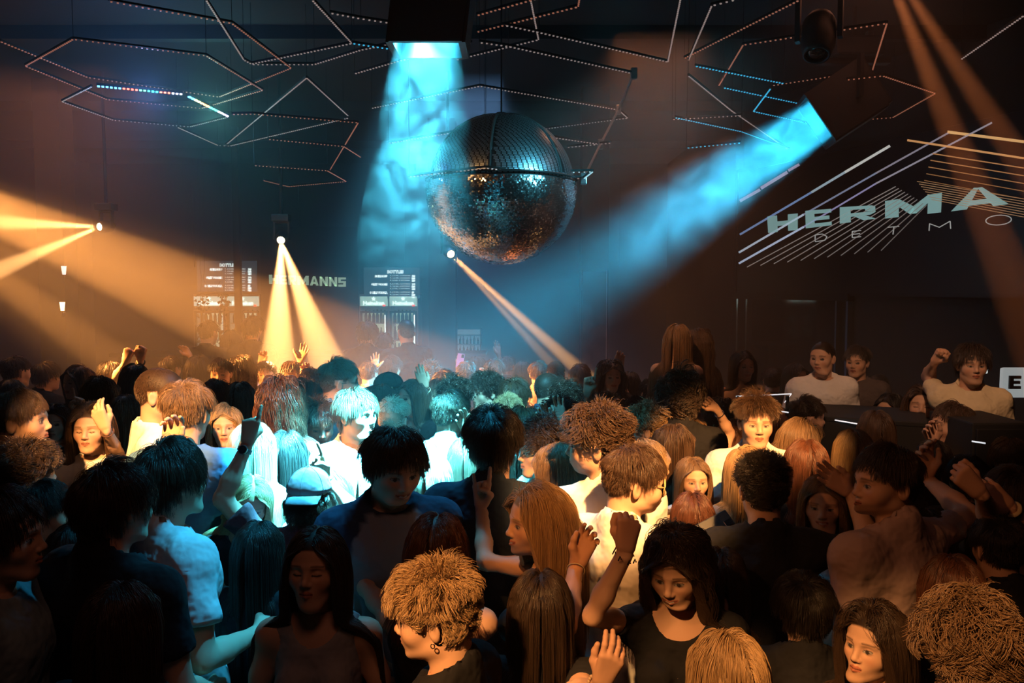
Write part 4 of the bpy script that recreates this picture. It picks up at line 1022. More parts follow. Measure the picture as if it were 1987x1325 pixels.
# ---------------------------------------------------------------- hair
HE_C = V(0,.010,.030); HE_R = V(.0795,.1005,.0935)
def hair_data(style, lod, seed):
    st = dict(n=5200, L=.10, Lside=None, lift=.35, grav=.5, curl=0., cf=0., comb='crown', rad=.00055, thick=.014, rand=.25, pts=9, wave=0., low=0., clump=.0, stiff=0., fringe=1.)
    st.update(HAIR[style]); rng = np.random.RandomState(seed)
    n = int(st['n']*(1.0,.42,.16)[lod]); rad = st['rad']*(1.0,1.7,2.9)[lod]; P = st['pts'] if lod < 2 else max(6, st['pts']-3)
    # roots
    d = rng.normal(size=(n*4,3)); d /= np.linalg.norm(d, axis=1)[:,None]
    p = HE_C+d*HE_R*.955
    ok = (scalp(p) > -.002)&(p[:,2] < st.get('zmax', 9))
    p = p[ok][:n]; n = len(p); nor = (p-HE_C)/HE_R**2; nor /= np.linalg.norm(nor, axis=1)[:,None]
    x, y, z = p.T
    cb = st['comb']; g = rng.normal(size=(n,3))
    if cb == 'crown': c = p-V(.012,.055,.125)
    elif cb == 'forward': c = np.stack([x*2.2+.0, -1.0+y*0-np.clip(y,0,1)*0, -.2+z*0], 1)*.1; c = np.where((y > .05)[:,None], p-V(.01,.06,.12), c)
    elif cb == 'back': c = np.stack([x*1.4, .09+x*0, -.02-.3*np.abs(x)], 1)
    elif cb == 'centre': c = np.stack([np.sign(x+1e-6)*.05, .035+x*0, -.05+x*0], 1)
    elif cb == 'side': c = np.stack([np.sign(x-.03)*.06, -.02+x*0, -.03+x*0], 1)
    elif cb == 'tail': c = V(0,.115,.045)-p
    elif cb == 'up': c = nor*.3+V(0,-.1,.1)
    if cb == 'forward': pass
    c = c/(np.linalg.norm(c, axis=1)[:,None]+1e-9)
    c = c-nor*np.sum(c*nor, 1)[:,None]; c /= (np.linalg.norm(c, axis=1)[:,None]+1e-6)
    top = np.clip((z-.045)/.04, 0, 1)                                   # 1 on the crown, 0 low on the sides
    L = np.full(n, st['L'])
    if st['Lside'] is not None: L = st['Lside']+(st['L']-st['Lside'])*np.clip((z-.03-np.clip(y,0,.1)*.3)/.045, 0, 1)
    L = L*(1-st['rand']*rng.rand(n))
    if st['fringe'] < 1: L = L*(1-(1-st['fringe'])*np.clip((-y-.01)/.05, 0, 1))
    lay = rng.rand(n)**.8*st['thick']
    if st['Lside'] is not None: lay = lay*np.clip(L/st['L'], .12, 1)
    dirv = c+nor*st['lift']*(.4+.6*top[:,None] if st['Lside'] is not None else 1)+g*.12*(1+st['clump']*2)
    dirv /= np.linalg.norm(dirv, axis=1)[:,None]
    ph = rng.rand(n)*2*PI; cs = rng.choice([-1,1], n)
    if st['clump'] > 0:                                                  # locks: strands near one another share a bend
        K = 110; cen = p[rng.choice(n, K)]; who = np.argmin(((p[:,None,:]-cen[None])**2).sum(2), 1)
        off = rng.normal(size=(K,3))*st['clump']; dirv += off[who]; dirv /= np.linalg.norm(dirv, axis=1)[:,None]
        ph = (rng.rand(K)*2*PI)[who]+rng.normal(size=n)*.14; cs = rng.choice([-1,1], K)[who]; L = L*(.75+.5*rng.rand(K))[who]; lay = lay*.5+st['thick']*.7*rng.rand(K)[who]
    q = p.copy(); pos = [q.copy()]; sx = np.sign(x+1e-6)
    wt = .35+np.arange(P-1)/(P-1)*1.3 if st['L'] > .2 else np.ones(P-1); wt = wt/wt.sum()
    for i in range(1, P):
        f = i/(P-1); seg = L*wt[i-1]
        dirv = dirv+V(0,0,-1)*st['grav']*(.12+.5*f)
        if st['wave']:
            dirv = dirv+st['wave']*np.stack([np.cos(ph+i*1.35), np.sin(ph+i*1.35)*.6, 0*ph], 1)
        dirv = dirv/np.linalg.norm(dirv, axis=1)[:,None]
        q = q+dirv*seg[:,None]
        # keep out of the skull
        for Cc, Rr in ((HE_C, HE_R*.97), (V(0,-.02,-.045), V(.066,.072,.078)), (V(0,.038,-.14), V(.062,.062,.10)), (V(0,.012,-.255), V(.200,.105,.105))):
            e = (q-Cc)/(Rr+lay[:,None]*1.0); r = np.linalg.norm(e, axis=1); ins = r < 1
            q = np.where(ins[:,None], Cc+(q-Cc)/np.maximum(r, .2)[:,None], q)
        if cb in ('centre','side','back','tail') and st['L'] > .2:       # leave the face free
            xl = .066*np.clip((.092-q[:,2])/.045, 0, 1)
            fr = (q[:,1] < -.035)&(q[:,2] < .092)&(q[:,2] > -.13)&(np.abs(q[:,0]) < xl)
            q[:,0] = np.where(fr, sx*(xl+lay*.6), q[:,0])
            q[:,1] = np.where(q[:,2] < .04, np.maximum(q[:,1], -.085+.03*np.clip(.04-q[:,2],0,1)/.1), q[:,1])
        if cb == 'tail' and i > 2:
            t = V(0,.125+.02,.045); near = np.linalg.norm(q-t, axis=1) < .0
        prev = pos[-1]; dv = q-prev; ln = np.linalg.norm(dv, axis=1)[:,None]+1e-9
        q = prev+dv/ln*seg[:,None]*1.0; dirv = dv/ln
        pos.append(q.copy())
    pos = np.stack(pos, 1)
    if cb == 'tail':                                                     # gathered, then hanging
        T0 = V(0,.128,.040); m = len(pos)
        for k in range(P):
            f = k/(P-1)
            if f < .45: u = f/.45; path = p*(1-u)+(T0+g*.006)*u; e = (path-HE_C)/(HE_R+.003); r = np.linalg.norm(e, axis=1); path = np.where((r < 1)[:,None], HE_C+(path-HE_C)/r[:,None], path)
            else: u = (f-.45)/.55; path = T0+g*(.006+.012*math.sin(PI*min(1, u*1.1)))+V(0,.05*math.sin(u*PI*.7),-.30*u*u-.03*u)
            pos[:,k] = path
    if st['curl'] > 0:
        t = np.arange(P)[None,:]/(P-1); a = st['curl']*np.minimum(1, t*3)
        ang = ph[:,None]+cs[:,None]*st['cf']*2*PI*t
        N = nor[:,None,:]; B = np.cross(nor, c)[:,None,:]; Cv = c[:,None,:]
        pos = pos+a[...,None]*(np.cos(ang)[...,None]*B+np.sin(ang)[...,None]*(N*.75+Cv*.4))
    if st['L'] > .2:
        ok2 = ~((pos[:,:,1] < -.118)|((np.abs(pos[:,:,0]) > .130)&(pos[:,:,2] > -.06))|(pos[:,:,2] > .150)).any(1); pos = pos[ok2]; n = len(pos)
    cu = bpy.data.hair_curves.new('hair'); cu.add_curves([P]*n)
    cu.points.foreach_set('position', pos.astype(np.float32).ravel())
    tp = np.tile(np.linspace(1, .45, P), n)*rad
    cu.points.foreach_set('radius', tp.astype(np.float32))
    return cu
HAIR = {
 'mop':     dict(n=5600, L=.105, Lside=.065, comb='crown', lift=.10, grav=.95, thick=.015, clump=.13, rand=.3, rad=.0007, fringe=.62),
 'neat':    dict(n=5400, L=.080, Lside=.022, comb='crown', lift=.12, grav=.8, thick=.013, clump=.08, rad=.0006, fringe=.7),
 'fade':    dict(n=5800, L=.055, Lside=.008, comb='forward', lift=.30, grav=.6, thick=.015, clump=.20, rad=.0006, pts=7),
 'tousle':  dict(n=5400, L=.075, Lside=.020, comb='forward', lift=.40, grav=.5, thick=.022, clump=.33, rad=.0007),
 'messy':   dict(n=7000, L=.078, Lside=.030, comb='crown', curl=.006, cf=1.1, pts=12, lift=.22, grav=.45, thick=.024, clump=.50, rad=.0008),
 'curly':   dict(n=4200, L=.080, Lside=.035, comb='crown', lift=.50, grav=.40, thick=.020, clump=.48, curl=.009, cf=1.7, pts=15, rad=.0011),
 'ringlet': dict(n=4200, L=.120, Lside=.07, comb='crown', lift=.55, grav=.55, thick=.024, clump=.55, curl=.012, cf=1.7, pts=18, rad=.0014),
 'undercap':dict(n=2600, L=.085, comb='crown', lift=.3, grav=.9, thick=.020, clump=.3, curl=.008, cf=1.8, pts=14, rad=.0009, zmax=.022),
 'afro':    dict(n=5200, L=.035, Lside=.012, comb='crown', lift=2.0, grav=.0, thick=.014, curl=.004, cf=1.6, pts=10, rad=.0008),
 'crop':    dict(n=5200, L=.045, Lside=.022, comb='crown', lift=.8, grav=.1, thick=.014, clump=.1, curl=.005, cf=1.5, pts=10, rad=.0008),
 'buzz':    dict(n=4200, L=.012, comb='crown', lift=.6, grav=.0, thick=.003, rad=.0006, pts=4),
 'long':    dict(n=7500, L=.54, comb='centre', lift=.02, grav=2.8, thick=.013, clump=.05, rand=.12, rad=.0007, pts=20),
 'side':    dict(n=7200, L=.44, comb='side', lift=.05, grav=2.6, thick=.016, clump=.06, rand=.14, rad=.0007, pts=18),
 'wavy':    dict(n=7200, L=.50, comb='centre', lift=.06, grav=2.0, thick=.022, clump=.07, rand=.2, rad=.0008, pts=22, wave=.50),
 'bob':     dict(n=6000, L=.27, comb='centre', lift=.05, grav=2.4, thick=.017, clump=.06, rand=.12, rad=.0007, pts=14),
 'slick':   dict(n=7500, L=.42, comb='back', lift=.02, grav=1.8, thick=.010, clump=.04, rand=.12, rad=.0007, pts=18),
}
_hair = {}
def hair_get(style, lod, seed):
    k = (style, lod, seed)
    if k not in _hair: _hair[k] = hair_data(style, lod, seed)
    return _hair[k]
_hmat = {}
def hair_mat(col, rough=.38):
    if col in _hmat: return _hmat[col]
    m = bpy.data.materials.new('hair_strand'); m.use_nodes = True; nt = m.node_tree; b = nt.nodes['Principled BSDF']
    b.inputs['Roughness'].default_value = rough; b.inputs['Specular IOR Level'].default_value = .45
    hi = nt.nodes.new('ShaderNodeHairInfo'); r = nt.nodes.new('ShaderNodeMix'); r.data_type = 'RGBA'
    r.inputs['A'].default_value = (*[c*.6 for c in col], 1); r.inputs['B'].default_value = (*[min(1, c*1.4) for c in col], 1)
    nt.links.new(hi.outputs['Random'], r.inputs['Factor']); nt.links.new(r.outputs['Result'], b.inputs['Base Color'])
    _hmat[col] = m
    return m

# ---------------------------------------------------------------- one person
SKINM = None; _cm = {}
def cloth_mat(col):
    col = tuple(col)
    if col not in _cm: _cm[col] = mat('cloth', col, .88, bump=(7,.9,.05), spec=.2, sheen=.0)
    return _cm[col]
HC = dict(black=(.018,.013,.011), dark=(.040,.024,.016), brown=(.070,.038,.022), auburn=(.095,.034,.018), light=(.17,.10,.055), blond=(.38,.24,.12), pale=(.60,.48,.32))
SK = [(.62,.375,.26), (.56,.33,.23), (.66,.42,.30), (.48,.27,.18)]
TOPS = {
 'tee': dict(sleeve=.62, neck='crew', loose=.018), 'tee_f': dict(sleeve=.42, neck='crew', loose=.010, hem=.92),
 'tank': dict(sleeve=0, neck='strap', loose=.006, hem=.95), 'vest': dict(sleeve=0, neck='low', loose=.010),
 'long': dict(sleeve=1.96, neck='crew', loose=.014), 'shirt': dict(sleeve=1.9, neck='collar', loose=.020, fold=.006),
 'polo': dict(sleeve=.6, neck='collar', loose=.014), 'low': dict(sleeve=.45, neck='low', loose=.008), 'tube': dict(sleeve=0, neck='tube', loose=.006, hem=.98),
 'hoodie': dict(sleeve=1.96, neck='crew', loose=.030, fold=.007), 'shortshirt': dict(sleeve=.7, neck='v', loose=.022, fold=.006),
}
_shared_hands = {}
REPORT = []
def person(px, ytop, hpx, yaw, sex='m', hair='mop', hc='dark', top='tee', tc=(.05,.05,.06), label='', byaw=None, pitch=0, roll=0,
           arms=None, smile=False, shut=False, skin=0, seed=None, lod=None, lip=None, group=None, headm=1.0, platform=0., legc=(.03,.035,.05), extras=None, raglan=None, hsize=None):
    """one dancer, found by the head: px and ytop are where its crown stands in the photograph, hpx the height of the head there"""
    global NP; NP += 1
    if not hsize: hpx *= .86 if hpx > 100 else .90 if hpx > 70 else .95
    seed = NP if seed is None else seed
    depth = FPX*.238*headm/hpx; lod = (0 if hpx >= 88 else 1 if hpx >= 58 else 2) if lod is None else lod
    hairlift = {'mop':.014,'curly':.026,'ringlet':.032,'afro':.03,'tousle':.022,'messy':.026,'buzz':.004,'fade':.012,'crop':.02,'undercap':.012}.get(hair, .010)
    topw = pix(px, ytop, depth)
    byaw = yaw if byaw is None else byaw
    J = joints(sex)
    z_top = topw[2]-hairlift
    sc = (z_top-platform)/1.75
    REPORT.append((label, round(sc*1.75, 2), round(depth, 2)))
    sc = min(max(sc, .86), 1.12)
    hrot = (math.radians(yaw-byaw), math.radians(pitch), math.radians(roll))
    Rb = rotz(math.radians(byaw))
    hoff = Rb @ J['head']*sc
    root = V(topw[0]-hoff[0], topw[1]-hoff[1], z_top-1.75*sc)
    e = empty('person', label, 'person', root, math.radians(byaw), group)
    e.scale = (sc,)*3
    ya = abs((yaw+180)%360-180); face = ya < 128
    hpx_ = hpx; hr_ = .0030 if hpx >= 118 else .0040 if hpx >= 78 else .0055 if hpx >= 62 else .0085
    if not face: hr_ = max(.0065, hr_*1.6)
    res = dict(head=round(min(hr_, .011), 4), body=.0135 if hpx >= 138 else .018 if hpx >= 90 else .026, hand=.0034 if hpx >= 120 else .0045 if hpx >= 80 else .006 if hpx > 60 else .008,
               top=.0125 if hpx >= 138 else .018 if hpx >= 85 else .028)
    res['cut'] = 1.24 if top in ('tee','tee_f','long','shirt','polo','hoodie','shortshirt') else 1.10
    A = []; hands = []; arms = arms or {}
    for side, q in (('R', -1), ('L', 1)):        # a body facing -Y has its right hand at -X
        S = V(q*J['sh'], .012, J['shz']-.012); la, lf = (.285,.250) if sex == 'm' else (.265,.232)
        sp = arms.get(side)
        if sp is None:
            rr = np.random.RandomState(seed*7+q+3)
            E = S+unit(V(q*(.16+.1*rr.rand()), .10-.2*rr.rand(), -1))*la
            W = E+unit(V(-q*(.25+.2*rr.rand()), -.75-.3*rr.rand(), -.55+.5*rr.rand()))*lf
            A.append((S, E, W)); hands.append((unit(W-E), V(-q,.0,-.3), 'relax', q > 0, False) if lod < 2 and hpx > 70 else None)
        else:
            (ex, ey, ed), (wx, wy, wd), (hx, hy, hd), palm, pose = sp
            def tob(w): return (Rb.T @ (w-root))/sc
            Sw = root+Rb @ S*sc; ds = -float((CAM_ROT.T @ (Sw-CAM_LOC))[2])
            def reach(c, x, y, L, far):
                """the joint L away from c that is seen at photo pixel x, y"""
                r_ = CAM_ROT @ np.array([(x-CX)/FPX, -(y-CY)/FPX, -1.0]); r_ = r_/np.linalg.norm(r_); m = CAM_LOC-c
                b_ = float(m@r_); q_ = b_*b_-(float(m@m)-L*L)
                if q_ <= 0: return c+unit(CAM_LOC-r_*b_-c)*L
                return CAM_LOC+r_*(-b_+(1 if far >= 0 else -1)*math.sqrt(q_))
            Ew = reach(Sw, ex, ey, la*sc, ed); Ww = reach(Ew, wx, wy, lf*sc, wd)
            E, W = tob(Ew), tob(Ww); dw = -float((CAM_ROT.T @ (Ww-CAM_LOC))[2])
            wpx = CAM_ROT.T @ (Ww-CAM_LOC); wpx = (CX+wpx[0]/dw*FPX, CY-wpx[1]/dw*FPX)
            H = unit(tob(pix(wpx[0]+hx-wx, wpx[1]+hy-wy, dw+hd-wd))-W)
            pn = Rb.T @ (V(0,-1,.1) if palm == 'cam' else V(0,1,.1) if palm == 'away' else V(*palm))
            if abs(np.dot(unit(pn), H)) > .95: pn = pn+V(.3,0,.6)
            A.append((S, E, W)); hands.append((H, pn, pose, q > 0, True))
    sk = SK[skin]; hcol = HC[hc]
    body = link('body', make_body(sex, lod, A, hands, hrot, sk, hcol, smile, shut, lip, res), SKINM, e)
    if top:
        st = TOPS[top]
        v, qd = make_top(sex, res['top'], A, st, seed)
        nm = {'tank':'tank_top','vest':'vest','shirt':'shirt','polo':'polo_shirt','hoodie':'hooded_top','tube':'bandeau_top','shortshirt':'shirt'}.get(top, 'top' if sex == 'f' else 'tshirt')
        if raglan:
            ds_ = np.full(len(v), 9.)
            for S_, E_, W_2 in A:
                for p0, p1 in ((S_+(E_-S_)*-.25, E_),):
                    tt_ = np.clip(((v-p0)@(p1-p0))/((p1-p0)@(p1-p0)), 0, 1); ds_ = np.minimum(ds_, np.linalg.norm(v-p0-tt_[:,None]*(p1-p0), axis=1))
            cc_ = np.where(((ds_ < .098)|(v[:,2] > 1.475))[:,None], np.array(tc), np.array(raglan))
            t = link(nm, mesh_from(nm, v, qd, cc_), RAGM, e)
        else: t = link(nm, mesh_from(nm, v, qd), cloth_mat(tc), e)
    lg, shs = legs_proto(sex)
    link('trousers', lg, cloth_mat(legc), e, objmat=True)
    for s_ in shs: link('shoe', s_, M['shoe'], e, objmat=True)
    # hair frame follows the head
    R = rotz(hrot[0]) @ roty(hrot[2]) @ rotx(hrot[1]); piv = V(0,.022,-.085)
    o = R @ (-piv)+piv+J['head']
    M4 = Matrix(np.vstack([np.hstack([R, o[:,None]]), [0,0,0,1]]).tolist())
    if hair:
        ho = link('hair', hair_get(hair, lod, seed%2), hair_mat(hcol), e, objmat=True); ho.matrix_local = M4
    if extras:
        for fn in extras: fn(e, M4, A, Rb, root, sc, seed)
    return e, A, M4
NP = 0
# ================================================================ the crowd
RAGM = mat('two_tone_cloth', attr=True, rough=.88, bump=(7,.9,.05), spec=.2)
SKINM = mat('skin', attr=True, rough=.55, spec=.3, bump=(60,.12,.002))
def att(e, name, data, m, Mx=None):
    o = link(name, data, m, e); 
    if Mx is not None: o.matrix_local = Mx
    return o
def x_glasses(dark=False, rim=(.02,.02,.02)):
    def fn(e, Mh, A, Rb, root, sc_, seed):
        f = MB(); l = MB()
        for s in (-1,1):
            t = np.linspace(0, 2*PI, 17)[:-1]; rx_, rz_ = (.033,.027) if dark else (.021,.017)
            q = np.stack([s*.033+rx_*np.cos(t), -.101+.010*np.abs(np.cos(t))*0+(.25*np.abs(s*.033+rx_*np.cos(t))), .002+rz_*np.sin(t)], 1); f.path(q, .0034 if dark else .0014, 6, True)
            l.add(np.vstack([q+V(0,-.0008,0), q+V(0,.0008,0)]), [tuple(range(16)), tuple(range(16,32))[::-1]])
            f.tube((s*.058,-.088,.006), (s*.080,.012,.010), .0030 if dark else .0016, n=6)
        f.tube((-.008,-.101,.004), (.008,-.101,.004), .0018, n=6)
        g = att(e, 'sunglasses' if dark else 'glasses', f.mesh('frame', True), mat('glasses_frame', (.55,.40,.20) if dark else rim, .35), Mh)
        ln = link('lens', l.mesh('lens'), M['glass'], g) if dark else None
    return fn
def x_cap(col, back=False, brimcol=None, two=False):
    def fn(e, Mh, A, Rb, root, sc_, seed):
        th = np.linspace(.0, PI/2, 9); n = 32; prof = [(1*math.cos(a), math.sin(a)) for a in th]; mb = MB()
        v = [[r*.0935*math.cos(t), .006+r*.113*math.sin(t), .036+z*.098] for r, z in prof for t in np.arange(n)*2*PI/n]
        v += [[x*.97,.006+(y-.006)*.97,.034] for x, y, z in v[:n]]
        mb.add(v, [(i*n+k, i*n+(k+1)%n, (i+1)*n+(k+1)%n, (i+1)*n+k) for i in range(8) for k in range(n)]+[(9*n+k, 9*n+(k+1)%n, (k+1)%n, k) for k in range(n)])
        g = att(e, 'cap', mb.mesh('crown', True), cloth_mat(col), Mh)
        s = 1 if back else -1; b = MB(); m = 9; V0 = []
        for j, u in enumerate(np.linspace(0, 1, 6)):
            for i, t in enumerate(np.linspace(-.95, .95, m)):
                V0.append([math.sin(t)*(.093+.0*u)*(1-.08*u), s*(math.cos(t)*.105+u*.075*math.cos(t*.9)), .040-.022*u-.016*math.sin(t)**2*(.4+u)])
        V0 = np.array(V0); top = V0; bot = V0-V(0,0,.004); k = len(V0)
        F_ = [(j*m+i, j*m+i+1, (j+1)*m+i+1, (j+1)*m+i) for j in range(5) for i in range(m-1)]
        rim = [i for i in range(m)]+[j*m+m-1 for j in range(1,6)]+[5*m+i for i in range(m-2,-1,-1)]+[j*m for j in range(4,0,-1)]
        F_ += [tuple(q+k for q in f[::-1]) for f in F_]+[(rim[i], rim[(i+1)%len(rim)], rim[(i+1)%len(rim)]+k, rim[i]+k) for i in range(len(rim))]
        b.add(np.vstack([top, bot]), F_); link('brim', b.mesh('brim', True), cloth_mat(brimcol or col), g)
        link('button', MB().lathe([(.0,.006),(.007,.004),(.008,0)], (0,.006,.134), n=10).mesh('button'), cloth_mat(brimcol or col), g)
        for a_ in range(3):
            t = a_*PI/3+PI/6; arc = [(math.cos(q)*.0945*math.cos(t), .006+math.cos(q)*.1142*math.sin(t), .036+math.sin(q)*.0990) for q in np.linspace(.05, PI-.05, 19)]
            link('seam', MB().path(arc, .0012, 5).mesh('seam'), cloth_mat(tuple(c*.7 for c in col)), g)
    return fn
def x_headband(col):
    def fn(e, Mh, A, Rb, root, sc_, seed):
        t = np.linspace(0, 2*PI, 41)[:-1]; q = np.stack([.0905*np.cos(t), .008+.108*np.sin(t), .062-.035*np.sin(t)], 1)
        mb = MB(); v = np.vstack([q*[1,1,1]+[0,0,-.014], q+[0,0,.014], q*[.96,.96,1]+[0,0,.014], q*[.96,.96,1]+[0,0,-.014]]); n = 40
        mb.add(v, [(a*n+i, a*n+(i+1)%n, ((a+1)%4)*n+(i+1)%n, ((a+1)%4)*n+i) for a in range(4) for i in range(n)]); att(e, 'headband', mb.mesh('headband', True), cloth_mat(col), Mh)
    return fn
def ring_on(A, i, r, w, off=.0):
    S, E, W = A[i]; d = unit(W-E); R = frame_of(d); c = W-d*(.012+off); t = np.linspace(0, 2*PI, 25)[:-1]
    return c, R, np.array([c+R[:,0]*math.cos(a)*r+R[:,1]*math.sin(a)*r for a in t])
def x_band(i, col, thick=.004, off=0., metal=False):
    def fn(e, Mh, A, Rb, root, sc_, seed):
        c, R, q = ring_on(A, i, .0285+off*.06, 0, off); att(e, 'wristband', MB().path(q, thick, 6, True).mesh('wristband', True), M['chrome'] if metal else cloth_mat(col))
    return fn
def x_watch(i):
    def fn(e, Mh, A, Rb, root, sc_, seed):
        c, R, q = ring_on(A, i, .0290, 0, .015); mb = MB(); d = R[:,2]; n = len(q); o = (q-c)
        v = np.vstack([q-d*.010, q+d*.010, c+o*1.10+d*.010, c+o*1.10-d*.010]); mb.add(v, [(a*n+k, a*n+(k+1)%n, ((a+1)%4)*n+(k+1)%n, ((a+1)%4)*n+k) for a in range(4) for k in range(n)])
        g = att(e, 'wristwatch', mb.mesh('strap', True), M['plastic'])
        cdir = Rb.T @ unit(CAM_LOC-root); cdir = unit(cdir-d*np.dot(cdir, d)); p = c+cdir*.031
        link('watch_case', MB().tube(p, p+cdir*.009, .021, .019, 20).mesh('watch_case'), M['steel'], g); link('dial', MB().tube(p+cdir*.0092, p+cdir*.0102, .017, .017, 20).mesh('dial'), M['glass'], g)
    return fn
def x_beads(i):
    def fn(e, Mh, A, Rb, root, sc_, seed):
        c, R, q = ring_on(A, i, .031, 0, .0); mb = MB()
        for k in range(24): mb.lathe([(.0,-.0052),(.0046,-.0026),(.0052,0),(.0046,.0026),(0,.0052)], q[k], None, 7)
        att(e, 'bead_bracelet', mb.mesh('beads', True), mat('bead', (.55,.38,.25), .3))
    return fn
def x_necklace(col=(.02,.02,.02), r=.0030):
    def fn(e, Mh, A, Rb, root, sc_, seed):
        t = np.linspace(0, 2*PI, 33)[:-1]; q = np.stack([.078*np.sin(t), .012-.098*np.cos(t)*1.0, 1.468-.040*np.cos(t)], 1); att(e, 'necklace', MB().path(q, r, 6, True).mesh('necklace', True), mat('necklace', col, .4))
    return fn
def x_earring(metal=True, s=-1):
    def fn(e, Mh, A, Rb, root, sc_, seed):
        t = np.linspace(0, 2*PI, 17)[:-1]; g = MB()
        for s_ in (-1,1): g.path(np.stack([np.full(16, s_*.084), .008+.005*np.cos(t), -.041+.006*np.sin(t)], 1), .0015, 5, True)
        att(e, 'earring', g.mesh('earring', True), M['chrome'], Mh)
    return fn
def x_lace(i):
    def fn(e, Mh, A, Rb, root, sc_, seed):
        S, E, W = A[i]; d = unit(W-E); R = frame_of(d); mb = MB()
        for k in range(7):
            c = W-d*(.008); a = k*2*PI/7; p = c+R[:,0]*math.cos(a)*.034+R[:,1]*math.sin(a)*.034; mb.path([p-d*.004, p+d*.012+R[:,0]*.003, p+d*.004+R[:,1]*.006], .0022, 5)
        att(e, 'lace_cuff', mb.mesh('cuff', True), cloth_mat((.015,.013,.014)))
    return fn
def x_print(txt, z=1.30, x=.05, col=(.03,.03,.03), size=.018):
    def fn(e, Mh, A, Rb, root, sc_, seed):
        mb = MB(); rs_ = np.random.RandomState(seed)
        for k in range(9): mb.box((x+(k-4)*size*.5, -.142-.004*rs_.rand(), z-.002*k*.3), (size*.34,.004,size*(.6+.4*rs_.rand())))
        att(e, 'chest_print', mb.mesh('print'), mat('print', col, .8))
    return fn
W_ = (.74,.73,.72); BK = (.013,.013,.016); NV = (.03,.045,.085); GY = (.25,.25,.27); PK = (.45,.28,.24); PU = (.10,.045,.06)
def DN(ed=0): return None
